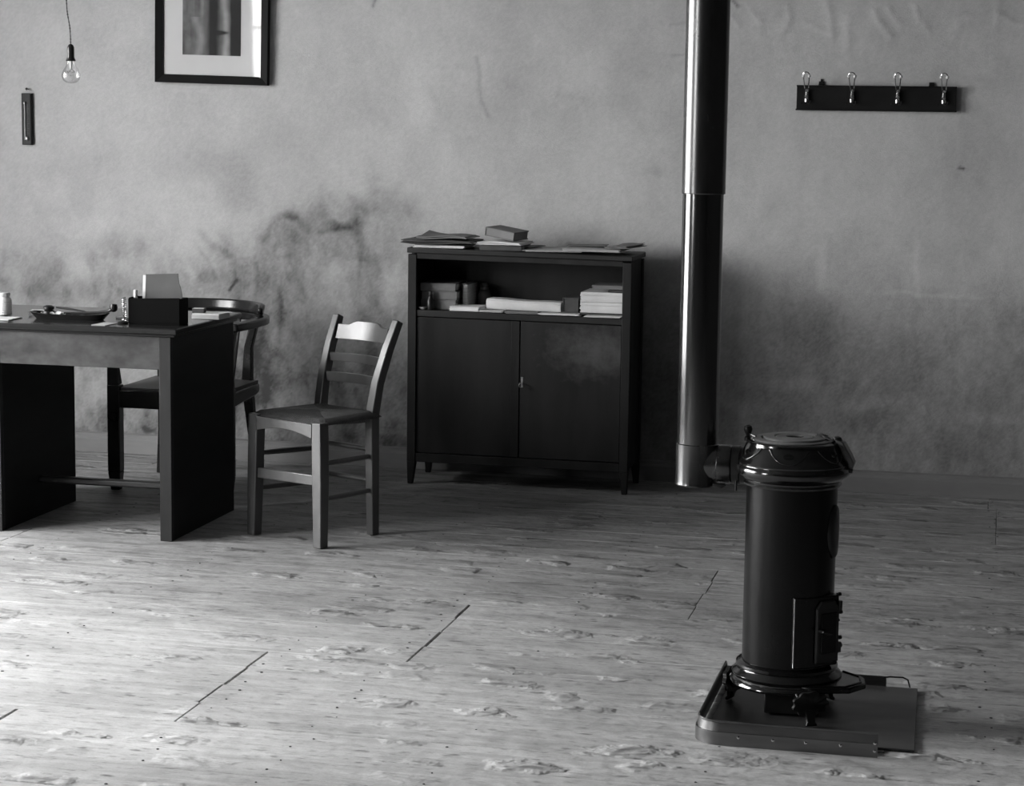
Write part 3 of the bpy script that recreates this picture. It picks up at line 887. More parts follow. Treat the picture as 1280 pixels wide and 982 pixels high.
pt += .10 * np.exp(-((u - .27 - .05 * np.sin(v * 13)) / .07) ** 2) * (v < .34)          # pale drapery shape
pt += .12 * np.exp(-((u - .34) / .045) ** 2) * np.clip((v - .2) * 4, 0, 1)
pt -= .13 * np.exp(-((u - .52) / .11) ** 2) * (.6 + .4 * nz)
pt -= .14 / (1 + np.exp(-(u - .83) / .015))
pt -= .22 * np.exp(-((v - .205) / .014) ** 2) * np.exp(-((u - .69) / .1) ** 4)          # dark band round the column
pt = np.clip((pt - .2) * 1.35 + .115, .006, .5)
o = grid_mesh('print', px_, pz_, np.full_like(PX, -.0128), pt, tone_mat('print_ink', 1.0, .6))
o.parent = pic; W[o.name] = W[pic.name]
MB().box(fw_ - .003, -.0205, fw_ - .003, pw - fw_ + .003, -.0185, ph - fw_ + .003).build('glass', glass_mat('picture_glass', .97, .03), pic, local=True)

# ------------------------------------------------------------------ thermometer on the wall
t = thing('wall_thermometer', 'narrow dark wooden thermometer hanging on a nail at the far left of the wall', 'thermometer', (-4.241, -.001, 1.369))
m_ = MB().prism([(-.026, 0), (.026, 0), (.026, -.012), (.020, -.018), (-.020, -.018), (-.026, -.012)], 0, .228)
THW = mat('dark_oiled_board', .012, .024, spec=.2, rough=.5, scale=(20, 20, 4))
m_.build('backing_board', THW, t, bevel=.002, local=True)
MB().tube([(-.006, -.021, .022), (-.006, -.021, .185)], .0032, 10).build('glass_tube', mat('tube_glass', .22, .30, rough=.12), t, local=True)
MB().lathe((-.006, -.0215, .178), [(.001, 0), (.006, .003), (.006, .011), (.001, .014)], 12).build('tube_clip', BRASS, t, local=True)
MB().lathe((.003, -.022, .020), [(.001, 0), (.0065, .004), (.0075, .010), (.005, .018), (.001, .02)], 14).build('mercury_bulb', mat('mercury', .5, .6, rough=.12, metal=1.0), t, local=True, label='bright mercury bulb')
m_ = MB()
for k in range(24):
    m_.box(.003, -.0184, .05 + k * .0055, .012 if k % 4 == 0 else .008, -.0178, .0507 + k * .0055)
m_.build('scale_marks', PAPER3, t, local=True)
MB().tube([(.002, .0, .246), (.002, -.016, .247)], .003, 8).lathe((.002, -.016, .247), [(.006, 0), (.006, .002), (.003, .004)], 12, axis=(0, -1, 0)).build('nail', IRON, t, local=True)

# ------------------------------------------------------------------ coat rack
RACK = mat('black_rack_paint', .005, .009, spec=.2, rough=.5, scale=(6, 20, 20))
CHROME = mat('bright_nickel', .62, .7, rough=.16, metal=1.0)
PORC = mat('white_glass_knob', .55, .62, rough=.12)
rx0, rx1, rz0, rz1 = -.832, -.194, 1.566, 1.668
rack = thing('coat_rack', 'black wall coat rack with four double hooks, right of the stove pipe', 'coat rack', ((rx0 + rx1) / 2, 0, rz0))
m_ = MB().box(rx0, -.028, rz0 + .004, rx1, -.012, rz1 - .004)
m_.box(rx0 - .003, -.032, rz0, rx1 + .003, -.011, rz0 + .006); m_.box(rx0 - .001, -.031, rz1 - .006, rx1 + .001, -.011, rz1)
m_.build('board', RACK, rack, bevel=.0015)
for xx in (-.735, -.293):
    m_ = MB().box(xx - .012, -.011, rz0 + .03, xx + .012, -.001, rz1 + .004)
    m_.box(xx - .011, -.006, rz1 + .004, xx + .011, -.001, rz1 + .016)
    if xx < -.5:
        m_.box(xx - .004, -.006, rz1 + .016, xx + .004, -.001, rz1 + .026)
    m_.build('hanging_lug', RACK, rack, bevel=.001)
for k in range(4):
    hx = -.789 + .1823 * k
    yb = -.029
    m_ = MB()                                         # upper wire loop that carries a hat
    path = [(hx - .005, yb - .004, 1.640), (hx - .007, yb - .022, 1.648), (hx - .0085, yb - .050, 1.668), (hx - .0115, yb - .066, 1.698)]
    arc = [(hx - .0125 * math.cos(q), yb - .072 - .004 * math.sin(q), 1.706 + .0135 * math.sin(q)) for q in [math.pi * j / 10 for j in range(11)]]
    path += arc + [(2 * hx - p[0], p[1], p[2]) for p in reversed(path[:4])]
    hk = m_.tube(path, .0023, 8).build('hook', CHROME, rack)
    for s in (-1, 1):
        MB().lathe((hx + s * .0122, yb - .071, 1.7035), [(.001, -.0075), (.0052, -.005), (.0062, 0), (.0052, .005), (.001, .0075)], 12).build('bead', PORC, hk, label='white bead on the wire loop')
    m_ = MB().lathe((hx, yb, 1.615), [(.0085, 0), (.0085, .003), (.004, .006)], 20, axis=(0, -1, 0))
    m_.lathe((hx - .001, yb - .010, 1.600), [(.002, -.004), (.0095, 0), (.0105, .013), (.0075, .017), (.0098, .022), (.0075, .029), (.008, .035), (.005, .043), (.0056, .048), (.001, .053)], 16)
    m_.build('stem', CHROME, hk)
    low = [(hx + .002, yb - .012, 1.606), (hx + .004, yb - .020, 1.596), (hx + .009, yb - .032, 1.591), (hx + .014, yb - .040, 1.596), (hx + .0165, yb - .043, 1.603)]
    MB().tube(low, [.003, .0027, .0025, .0025, .0024], 8).lathe((hx + .0168, yb - .0435, 1.604), [(.001, -.0035), (.0035, -.002), (.004, 0), (.0035, .002), (.001, .0035)], 10).build('coat_hook', RACK, hk)
    MB().lathe((hx - .024, yb + .0005, 1.596), [(.0035, 0), (.0025, .0018)], 10, axis=(0, -1, 0)).build('screw', RACK, hk)

# ------------------------------------------------------------------ desk
DZ = .768
APR = mat('mottled_walnut_veneer', .007, .046, rough=.4, scale=(11, 11, 16), detail=6, spec=.4)
DTOP = mat('desk_top_wood', .010, .026, rough=.16, scale=(2, 14, 14), spec=.5)
STILE = mat('worn_edge_wood', .012, .024, spec=.25,  rough=.45, scale=(14, 14, 2))
desk = thing('desk', 'dark wooden kneehole desk with papers and a letter box, left foreground of the wall', 'desk', (-3.4, -1.48, 0))
MB().box(-4.06, -1.815, DZ - .022, -2.815, -1.150, DZ).build('desktop', DTOP, desk, bevel=.004)
MB().box(-4.045, -1.803, DZ - .032, -2.828, -1.160, DZ - .022).build('moulding', DTOP, desk, bevel=.003)
pn = MB().box(-2.888, -1.770, 0, -2.846, -1.158, DZ - .032).build('leg_panel', DW, desk, bevel=.002)
MB().box(-2.890, -1.795, 0, -2.845, -1.770, DZ - .032).build('front_edge', STILE, pn, bevel=.002, label='lighter worn front edge')
ped = MB().box(-4.035, -1.770, 0.0, -3.505, -1.158, DZ - .032).build('pedestal', DW, desk, bevel=.002)
MB().box(-3.550, -1.795, 0, -3.505, -1.770, DZ - .032).build('front_edge', STILE, ped, bevel=.002)
for k in range(3):
    dr = MB().box(-4.020, -1.790, .06 + k * .19, -3.555, -1.770, .24 + k * .19).build('drawer', APR, ped, bevel=.003)
MB().box(-3.505, -1.792, .618, -2.890, -1.768, DZ - .032).build('apron', APR, desk, bevel=.002)
MB().rail([(-3.506, -1.47, .141), (-2.887, -1.47, .141)], (0, 1, 0), (.034, .026)).build('footrest_bar', DWH, desk, bevel=.007, segs=3)

# ------------------------------------------------------------------ armchair behind the desk
ARM = mat('black_polished_beech', .010, .02, rough=.2, scale=(8, 8, 8), spec=.4)
ach = thing('armchair', 'black bow-back wooden armchair drawn up behind the desk', 'chair', (-3.22, -.66, 0))
for s in (-1, 1):
    m_ = MB().hexa([(-3.22 + s * .24 - .018, -.885, 0), (-3.22 + s * .24 + .018, -.885, 0), (-3.22 + s * .24 + .018, -.852, 0), (-3.22 + s * .24 - .018, -.852, 0),
                    (-3.22 + s * .24 - .0265, -.895, .075), (-3.22 + s * .24 + .0265, -.895, .075), (-3.22 + s * .24 + .0265, -.848, .075), (-3.22 + s * .24 - .0265, -.848, .075)])
    m_.box(-3.22 + s * .24 - .0265, -.895, .075, -3.22 + s * .24 + .0265, -.848, .43)
    m_.rail([(-3.22 + s * .242, -.872, .43), (-3.22 + s * .246, -.885, .56), (-3.22 + s * .274, -.905, .672)], (1, 0, 0), [(.048, .044), (.034, .032), (.036, .036)])
    m_.build('front_leg', ARM, ach, bevel=.003)
    m_ = MB().rail([(-3.22 + s * .228, -.435, 0), (-3.22 + s * .200, -.468, .20), (-3.22 + s * .186, -.49, .40), (-3.22 + s * .194, -.495, .56), (-3.22 + s * .222, -.488, .678)],
                   (1, 0, 0), [(.026, .028), (.034, .034), (.042, .042), (.032, .032), (.032, .032)])
    m_.build('rear_leg', ARM, ach, bevel=.004)
    m_ = MB().rail([(-3.22 + s * .222, -.845, .373), (-3.22 + s * .222, -.52, .385), (-3.22 + s * .215, -.462, .387)], (0, 0, 1), [(.062, .030), (.046, .030), (.034, .028)])
    m_.build('side_rail', ARM, ach, bevel=.006)
MB().box(-3.44, -.888, .338, -3.0, -.862, .410).build('front_rail', ARM, ach, bevel=.003)
MB().box(-3.40, -.475, .350, -3.04, -.455, .400).build('rear_rail', ARM, ach, bevel=.003)
sv = MB().sheet((-3.22, -.675, .402), .455, .40, 0, .018, lambda u, v: .022 * (1 - u * u) * (1 - v * v), 12, 10)
sv.build('seat', mat('dull_seat_leather', .05, .09, rough=.5), ach)
ring = [(-3.22 - .290, -.93, .683), (-3.22 - .297, -.80, .683)]
for k in range(25):
    q = math.pi - math.pi * k / 24
    ring.append((-3.22 + .298 * math.cos(q), -.640 + .268 * math.sin(q), .683))
ring += [(-3.22 + .297, -.80, .683), (-3.22 + .290, -.93, .683)]
MB().rail(ring, (0, 0, 1), [(.034, .030)] + [(.034, .046)] * (len(ring) - 2) + [(.034, .030)]).build('arm_bow', ARM, ach, bevel=.008, segs=3)
cr = []; sd = []
for k in range(25):
    q = math.radians(172 - 164 * k / 24)
    cr.append((-3.22 + .285 * math.cos(q), -.640 + .258 * math.sin(q), .7235))
    sd.append((.25 * math.cos(q), .25 * math.sin(q), 1))
MB().rail(cr, sd, [(.02, .02)] + [(.040, .026)] + [(.047, .030)] * (len(cr) - 4) + [(.040, .026), (.02, .02)]).build('crest_rail', ARM, ach, bevel=.009, segs=3)
for dx in (-.09, 0, .09):
    MB().rail([(-3.22 + dx, -.46, .40), (-3.22 + dx * 1.15, -.405, .67)], (1, 0, 0), (.05, .012)).build('back_splat', ARM, ach, bevel=.003)

# ------------------------------------------------------------------ small chair with a rush seat
FX = Vector((.877, -.481, 0)); BK = Vector((.481, .877, 0)); FL0 = Vector((-2.612, -1.578, 0))


def P(u, v, z):
    return FL0 + FX * u + BK * v + Vector((0, 0, z))


CHW = mat('worn_beech_chair', .028, .056, rough=.28, scale=(10, 10, 3), spec=.75, rrough=.1)
chair = thing('wooden_chair', 'small plain wooden chair with a dark rush seat standing right of the desk', 'chair', tuple(P(.17, .15, 0)))
fw = .352
for s, u0 in ((1, 0.0), (-1, fw)):
    MB().rail([P(u0, 0, 0), P(u0 + s * .004, .004, .24), P(u0 + s * .010, .006, .447)], FX, [(.040, .036), (.046, .042), (.046, .042)]).build('front_leg', CHW, chair, bevel=.003)
for s, u0 in ((1, .030), (-1, fw - .045)):
    MB().rail([P(u0, .305, 0), P(u0, .300, .25), P(u0 + s * .002, .300, .44), P(u0 - s * .004, .322, .56), P(u0 - s * .012, .365, .68), P(u0 - s * .018, .410, .780)], FX,
              [(.034, .034), (.038, .038), (.038, .040), (.036, .036), (.034, .034), (.032, .030)]).build('back_post', CHW, chair, bevel=.004, segs=3)


def back_slat(name, zc, h, bow, vb, top=None, lean=.30):
    m_ = MB(); n = 16; vs = []
    v0 = vb
    for i in range(n + 1):
        a = i / n; u = .036 + (fw - .087) * a
        v = v0 + bow * math.sin(math.pi * a)
        up = h / 2 + (top(a) if top else 0)
        tilt = lean
        for (dz, dv) in ((-h / 2, -.006), (up, -.006), (up, .006), (-h / 2, .006)):
            vs.append(P(u, v + dv + tilt * dz, zc + dz))
    fs = [(3, 2, 1, 0), tuple(range(4 * n, 4 * n + 4))]
    for i in range(n):
        for k in range(4):
            fs.append((4 * i + k, 4 * i + 4 + k, 4 * i + 4 + (k + 1) % 4, 4 * i + (k + 1) % 4))
    m_.add(vs, fs)
    m_.build(name, CHW, chair, bevel=.0015)


back_slat('top_rail', .726, .058, .020, .384, lambda a: .014 / (1 + math.exp(-(min(a, 1 - a) - .24) * 70)) - .004)
back_slat('back_slat', .632, .032, .024, .346, lean=.0)
back_slat('back_slat', .560, .036, .024, .322, lean=-.06)


def rush_mat():
    m = mat('dark_rush', .022, .05, rough=.7, scale=(20, 20, 20))
    nt = m.node_tree; n = nt.nodes; l = nt.links
    a = n.new('ShaderNodeAttribute'); a.attribute_name = 'strand'
    k = n.new('ShaderNodeMath'); k.operation = 'MULTIPLY'; k.inputs[1].default_value = 2 * math.pi * 26
    s = n.new('ShaderNodeMath'); s.operation = 'SINE'
    b = n.new('ShaderNodeBump'); b.inputs['Distance'].default_value = .0025
    l.new(a.outputs['Fac'], k.inputs[0]); l.new(k.outputs[0], s.inputs[0]); l.new(s.outputs[0], b.inputs['Height'])
    l.new(b.outputs[0], n['Principled BSDF'].inputs['Normal'])
    return m


m_ = MB(); n = 28; vs = []; strand = []
for side in (0, 1):
    for j in range(n + 1):
        for i in range(n + 1):
            a, b = 2 * i / n - 1, 2 * j / n - 1
            half = (fw + .034) / 2 - (.028) * (b + 1) / 2
            u = fw / 2 - .004 * (b + 1) / 2 + a * half; v = .158 + b * .160
            z = .455 + .010 * (1 - max(abs(a), abs(b)) ** 3) - .016 * max(0, max(abs(a), abs(b)) - .86) / .14
            if side:
                z = .438 - .030 * (1 - a * a) * max(0, b + .85) ** .5 * (b < .95)
            vs.append(P(u, v, z)); strand.append(a if abs(b) > abs(a) else b)
N = (n + 1) ** 2; fs = []
q = lambda i, j, k: k * N + j * (n + 1) + i
for j in range(n):
    for i in range(n):
        fs.append((q(i, j, 0), q(i + 1, j, 0), q(i + 1, j + 1, 0), q(i, j + 1, 0)))
        fs.append((q(i, j, 1), q(i, j + 1, 1), q(i + 1, j + 1, 1), q(i + 1, j, 1)))
for i in range(n):
    fs.append((q(i, 0, 0), q(i, 0, 1), q(i + 1, 0, 1), q(i + 1, 0, 0))); fs.append((q(i, n, 0), q(i + 1, n, 0), q(i + 1, n, 1), q(i, n, 1)))
    fs.append((q(0, i, 0), q(0, i + 1, 0), q(0, i + 1, 1), q(0, i, 1))); fs.append((q(n, i, 0), q(n, i, 1), q(n, i + 1, 1), q(n, i + 1, 0)))
m_.add(vs, fs)
o = m_.build('rush_seat', rush_mat(), chair, angle=70)
at = o.data.attributes.new('strand', 'FLOAT', 'POINT'); at.data.foreach_set('value', np.array(strand, dtype=np.float32))
# front apron with an arched lower edge
m_ = MB(); n = 12; vs = []
for i in range(n + 1):
    a = i / n; u = .030 + (fw - .060) * a
    lo = .390 + .020 * math.sin(math.pi * a)
    for (z, v) in ((lo, -.016), (.441, -.016), (.441, .000), (lo, .000)):
        vs.append(P(u, v, z))
fs = [(3, 2, 1, 0), tuple(range(4 * n, 4 * n + 4))]
for i in range(n):
    for k in range(4):
        fs.append((4 * i + k, 4 * i + 4 + k, 4 * i + 4 + (k + 1) % 4, 4 * i + (k + 1) % 4))
m_.add(vs, fs); m_.build('apron', CHW, chair, bevel=.0015)
MB().rail([P(.015, .0, .232), P(fw - .015, .0, .240)], (0, 0, 1), (.038, .015)).build('front_stretcher', CHW, chair, bevel=.003)
for u0, u1 in ((.006, .030), (fw - .006, fw - .045)):
    for za, zb in ((.300, .292), (.172, .166)):
        MB().tube([P(u0, .01, za), P(u0 * .5 + u1 * .5, .155, (za + zb) / 2), P(u1, .295, zb)], [.0085, .0105, .0085], 12).build('side_stretcher', CHW, chair)
for z in (.315, .200):
    MB().tube([P(.035, .302, z), P(fw / 2, .302, z), P(fw - .050, .302, z)], [.008, .010, .008], 12).build('back_stretcher', CHW, chair)

# ------------------------------------------------------------------ things on the desk
t = thing('jar', 'white ribbed stoneware jar at the left edge of the desk', 'jar', (-3.588, -1.585, DZ + .002))
prof = [(.024, 0), (.029, .003)]
for k in range(8):
    prof += [(.0305, .008 + k * .0065), (.029, .0115 + k * .0065)]
prof += [(.028, .062), (.020, .069), (.0195, .072)]
MB().lathe((0, 0, 0), prof, 36).build('jar_body', mat('white_stoneware', .62, .72, rough=.35), t, local=True)
MB().lathe((0, 0, .072), [(.023, 0), (.024, .003), (.024, .010), (.021, .013)], 30).build('lid', PORC, t, local=True)
wad('paper', 'white sheets under the ribbed jar at the left of the desk', 'paper', (-3.60, -1.69, 0), .235, .12, DZ + .0006, 2, PAPER, dt=.0018, seed=71, rz=.03)
bpy.data.objects['paper'].location.y -= .01
wad('paper', 'white scrap of paper behind the pen tray near the ribbed jar', 'paper', (-3.50, -1.48, 0), .06, .09, DZ + .0006, 4, PAPER, dt=.003, seed=72, rz=.3)
# pen tray
TX, TY = -3.312, -1.612
t = thing('pen_tray', 'black boat-shaped pen tray crowded with writing things on the desk', 'tray', (TX, TY, DZ + .0006))
m_ = MB(); vs = []; n = 36
for (rx_, ry_, z) in ((.128, .036, 0), (.150, .046, .018), (.152, .048, .020), (.147, .043, .020), (.126, .033, .005)):
    for k in range(n):
        a = 2 * math.pi * k / n
        ex = math.copysign(abs(math.cos(a)) ** .55, math.cos(a)); ey = math.copysign(abs(math.sin(a)) ** .55, math.sin(a))
        vs.append((rx_ * ex, ry_ * ey, z + (.006 * abs(ex) ** 4 if z > .01 else 0)))
fs = [tuple(range(n - 1, -1, -1)), tuple(range(4 * n, 5 * n))]
for i in range(4):
    for k in range(n):
        fs.append((i * n + k, i * n + (k + 1) % n, (i + 1) * n + (k + 1) % n, (i + 1) * n + k))
m_.add(vs, fs); m_.build('dish', mat('black_tray_lacquer', .010, .016, rough=.25, spec=.6), t, local=True)
t = thing('inkwell', 'squat black inkwell with a hinged lid in the left end of the pen tray', 'inkwell', (-3.395, -1.612, DZ + .0065))
MB().lathe((0, 0, 0), [(.018, 0), (.024, .004), (.022, .020), (.014, .026)], 24).build('well', IRON, t, local=True)
MB().lathe((.0, 0, .026), [(.015, 0), (.020, .003), (.020, .011), (.010, .016)], 24).build('lid', IRON, t, local=True)
MB().lathe((-.026, -.004, .014), [(.001, -.004), (.004, -.002), (.0045, 0), (.003, .003)], 12).build('hinge_knob', CHROME, t, local=True)
def stick(name, label, cat, pts, r, m, seg=10):
    c = sum((Vector(p) for p in pts), Vector()) / len(pts)
    t_ = thing(name, label, cat, tuple(c))
    return t_, MB().tube(pts, r, seg).build('shaft', m, t_)
t_, _ = stick('pen', 'dark dip pen lying from the inkwell across the pen tray', 'pen', [(-3.372, -1.600, DZ + .040), (-3.33, -1.592, DZ + .036), (-3.268, -1.58, DZ + .0275)], [.003, .0045, .002], CLOTH)
MB().tube([(-3.268, -1.58, DZ + .0275), (-3.252, -1.577, DZ + .0255)], [.0022, .0006], 8).build('nib', CHROME, t_)
m_ = MB().sheet((0, 0, 0), .050, .034, .2, .0015, lambda u, v: .009 + .006 * math.sin(4 * u + 2 * v) + .003 * math.cos(6 * v), 10, 8)
o = m_.build('crumpled_paper', PAPER, None, local=True); o.location = (-3.352, -1.628, DZ + .009)
tag(o, 'small crumpled white paper in the middle of the pen tray', 'paper')
m_ = MB().sheet((0, 0, 0), .060, .022, -.1, .004, lambda u, v: .001 * math.sin(3 * u), 8, 4)
o = m_.build('blotting_paper', PAPER2, None, local=True); o.location = (-3.275, -1.625, DZ + .0125)
tag(o, 'pale strip of blotting paper in the right half of the pen tray', 'paper')
t_, _ = stick('tobacco_pipe', 'dark tobacco pipe resting across the pen tray with its round bowl beyond the right end', 'pipe',
              [(-3.345, -1.606, DZ + .022), (-3.28, -1.60, DZ + .0235), (-3.21, -1.594, DZ + .0265), (-3.172, -1.590, DZ + .0315), (-3.157, -1.588, DZ + .040)],
              [.003, .004, .005, .006, .008], mat('polished_briar', .03, .05, rough=.22, spec=.6))
MB().lathe((-3.150, -1.587, DZ + .030), [(.006, 0), (.0125, .006), (.0145, .016), (.0125, .028), (.0105, .028), (.009, .014)], 20).build('bowl', ARM, t_)
t_, _ = stick('pencil', 'black pencil between the pen tray and the dark letter box', 'pencil', [(-3.165, -1.53, DZ + .0045), (-3.078, -1.56, DZ + .0045)], .0042, CLOTH, 6)
MB().tube([(-3.078, -1.56, DZ + .0045), (-3.068, -1.5634, DZ + .0045)], [.0042, .0005], 6).build('point', PAPER3, t_)
wad('paper', 'small pale note at the front edge of the desk left of the letter box', 'paper', (-3.118, -1.745, 0), .055, .10, DZ + .0006, 1, PAPER2, dt=.0015, seed=73, rz=-.05)
t = thing('spring_holder', 'wire coil pen holder at the left side of the dark letter box', 'pen holder', (-3.060, -1.700, DZ + .0006))
MB().lathe((-.006, 0, 0), [(.019, 0), (.020, .004), (.016, .008), (.006, .010)], 24).build('foot', IRON, t, local=True)
m_ = MB().tube([(.0075 * math.cos(k * .6), .0075 * math.sin(k * .6), .010 + k * .00068) for k in range(126)], .0016, 6)
m_.build('coil', CHROME, t, local=True)
# letter box with envelopes
t = thing('letter_box', 'black upright letter box holding papers on the right end of the desk', 'letter rack', (-2.948, -1.655, DZ + .0006))
bw, bd, bh = .196, .085, .094
LBM = mat('black_leathercloth', .001, .002, rough=.7, spec=.06)
m_ = MB().box(-bw / 2, -bd / 2, 0, bw / 2, bd / 2, .006)
m_.build('bottom', LBM, t, local=True)
m_ = MB().hexa([(-bw / 2, -bd / 2, .006), (bw / 2, -bd / 2, .006), (bw / 2, -bd / 2 + .006, .006), (-bw / 2, -bd / 2 + .006, .006),
                (-bw / 2, -bd / 2, bh - .003), (bw / 2, -bd / 2, bh + .004), (bw / 2, -bd / 2 + .006, bh + .004), (-bw / 2, -bd / 2 + .006, bh - .003)])
m_.build('front_wall', LBM, t, bevel=.001, local=True)
MB().box(-bw / 2, bd / 2 - .006, .006, bw / 2, bd / 2, bh).build('back_wall', LBM, t, bevel=.001, local=True)
for s in (-1, 1):
    MB().box(min(s * bw / 2, s * (bw / 2 - .006)), -bd / 2 + .006, .006, max(s * bw / 2, s * (bw / 2 - .006)), bd / 2 - .006, bh).build('end_wall', LBM, t, local=True)
zb = DZ + .0075
def standing(name, label, pts, y, th, m, lean=.06):
    m_ = MB(); n = len(pts)
    vs = [(x, y + lean * (z - zb), z) for x, z in pts] + [(x, y + th + lean * (z - zb), z) for x, z in pts]
    m_.add(vs, [tuple(range(n)), tuple(range(2 * n - 1, n - 1, -1))] + [(i, n + i, n + (i + 1) % n, (i + 1) % n) for i in range(n)])
    return tag(m_.build(name, m, None), label, 'paper', 'papers in the letter box')
standing('card', 'grey card with a torn slanting right edge standing in the letter box', [(-3.003, zb), (-2.862, zb), (-2.859, .872), (-2.868, .905), (-2.872, .914), (-2.877, .950), (-3.000, .944)], -1.652, .003, mat('grey_card', .085, .11, rough=.8, spec=.1))
standing('card', 'white sheet just behind the grey card in the letter box', [(-3.018, zb), (-2.90, zb), (-2.90, .925), (-3.016, .940)], -1.640, .003, PAPER)
m_ = MB().tube([(-3.034, -1.66, zb), (-3.0335, -1.658, .888)], .0075, 14)
tag(m_.build('paper_roll', PAPER, None), 'small white roll standing in the left corner of the letter box', 'paper')
t = thing('envelope_packet', 'white topped packet of envelopes right of the letter box', 'envelopes', (-2.845, -1.40, DZ + .0006), -.05)
MB().box(-.055, -.05, 0, .055, .05, .016).build('envelopes', PAPER2, t, local=True, bevel=.001)
MB().box(-.053, -.048, .016, .053, .048, .020).build('top_envelope', PAPER, t, local=True, bevel=.0006)
t = thing('matchbox', 'small black matchbox on the envelopes right of the letter box', 'box', (-2.885, -1.415, DZ + .0212), .1)
MB().box(-.022, -.017, 0, .022, .017, .016).build('sleeve', CLOTH, t, local=True, bevel=.0006)
MB().box(-.0215, -.015, .016, .0215, .015, .0166).build('label', PAPER, t, local=True)

# ------------------------------------------------------------------ bare bulb
BX, BY = -3.231, -1.75
lamp = thing('pendant_bulb', 'bare clear light bulb hanging on a twisted cord above the desk', 'light bulb', (BX, BY, 1.62))
for s in (0, math.pi):
    pts = []
    for k in range(171):
        z = 1.757 + (ZC - 1.757) * (k / 170)
        dxx = -.014 * (1 / (1 + math.exp(-(z - 1.845) / .018))) - .02 * max(0, z - 1.9)
        pts.append((BX + dxx + .0016 * math.cos(z * 260 + s), BY + .0016 * math.sin(z * 260 + s), z))
    MB().tube(pts, .0017, 6).build('cord', CLOTH, lamp)
MB().lathe((BX, BY, 1.7), [(.0165, 0), (.0175, .002), (.0125, .014), (.0125, .048), (.009, .056), (.004, .060)], 28).build('socket', mat('black_bakelite', .012, .016, rough=.2, spec=.6), lamp)
bp = [(.0135, 1.702), (.0145, 1.692), (.0185, 1.682), (.027, 1.669), (.0325, 1.655), (.0325, 1.645), (.028, 1.633), (.019, 1.6255), (.009, 1.6225), (.001, 1.622)]
MB().lathe((BX, BY, 0), bp[::-1], 36).build('glass_bulb', glass_mat('bulb_glass', .95, .06, 1.9), lamp, angle=80)
m_ = MB().tube([(BX, BY, 1.70), (BX, BY, 1.672)], [.006, .004], 12)
m_.build('stem', mat('clear_glass_stem', .6, .7, rough=.15), lamp)
m_ = MB().tube([(BX + .012 * math.cos(q), BY + .012 * math.sin(q), 1.662 + .004 * math.cos(5 * q)) for q in [k * math.pi / 15 for k in range(30)]], .0005, 5)
for q in (0.4, 2.5, 4.6):
    m_.tube([(BX, BY, 1.674), (BX + .012 * math.cos(q), BY + .012 * math.sin(q), 1.664)], .0005, 5)
m_.build('filament', CHROME, lamp)

# ------------------------------------------------------------------ hearth tray with its fender
ENAM = mat('black_stove_enamel', .003, .006, rough=.17, scale=(10, 10, 10), spec=.2, bump=.0002, rrough=.08)
CAPM = mat('bright_cast_enamel', .003, .006, rough=.13, scale=(10, 10, 10), spec=.6, ior=1.6)
STEEL = mat('dull_zinc_sheet', .16, .22, rough=.28, metal=1.0, scale=(3, 18, 18), rrough=.12)
PLATE = mat('blackened_sheet_iron', .028, .05, rough=.45, scale=(2, 16, 16), spec=.5)
tray = thing('hearth_tray', 'sheet metal hearth tray with a riveted fender rim under the stove', 'hearth tray', (-.42, -3.40, 0))
m_ = MB().prism([(-.668, -3.715), (-.24, -3.715), (-.24, -3.672), (-.150, -3.672), (-.165, -3.095), (-.668, -3.095)], .003, .0075)
m_.build('plate', PLATE, tray, bevel=.001)
MB().box(-.238, -3.690, .0, -.222, -3.660, .003).box(-.64, -3.69, 0, -.62, -3.66, .003).box(-.64, -3.15, 0, -.62, -3.12, .003).box(-.20, -3.15, 0, -.18, -3.12, .003).build('batten', STEEL, tray)


def fender_path(inset, x_end, a0=0):
    pts = [(x_end, -3.738 + inset)]
    r = .068
    cx_, cy_ = -.622, -3.670
    for k in range(11):
        q = math.radians(270 - 9 * k)
        pts.append((cx_ + (r - inset) * math.cos(q), cy_ + (r - inset) * math.sin(q)))
    cy2 = -3.145
    for k in range(11):
        q = math.radians(180 - 9 * k)
        pts.append((cx_ + (r - inset) * math.cos(q), cy2 + (r - inset) * math.sin(q)))
    pts.append((-.250, cy2 + r - inset))
    return pts


def strip(inset0, inset1, z0, z1, th, x_end):
    a = fender_path(inset0, x_end); b = fender_path(inset1, x_end)
    a2 = fender_path(inset0 + th, x_end); b2 = fender_path(inset1 + th, x_end)
    n = len(a); vs = []
    for i in range(n):
        f = 1.0 if a[i][1] < -3.145 else max(.52, 1 - (a[i][1] + 3.145) / .05)     # the back strip is lower
        vs += [(*a[i], z0 * f), (*b[i], z1 * f), (*b2[i], z1 * f), (*a2[i], z0 * f)]
    fs = [(0, 1, 2, 3), (4 * n - 1, 4 * n - 2, 4 * n - 3, 4 * n - 4)]
    for i in range(n - 1):
        for k in range(4):
            fs.append((4 * i + k, 4 * i + 4 + k, 4 * i + 4 + (k + 1) % 4, 4 * i + (k + 1) % 4))
    return MB().add(vs, fs)


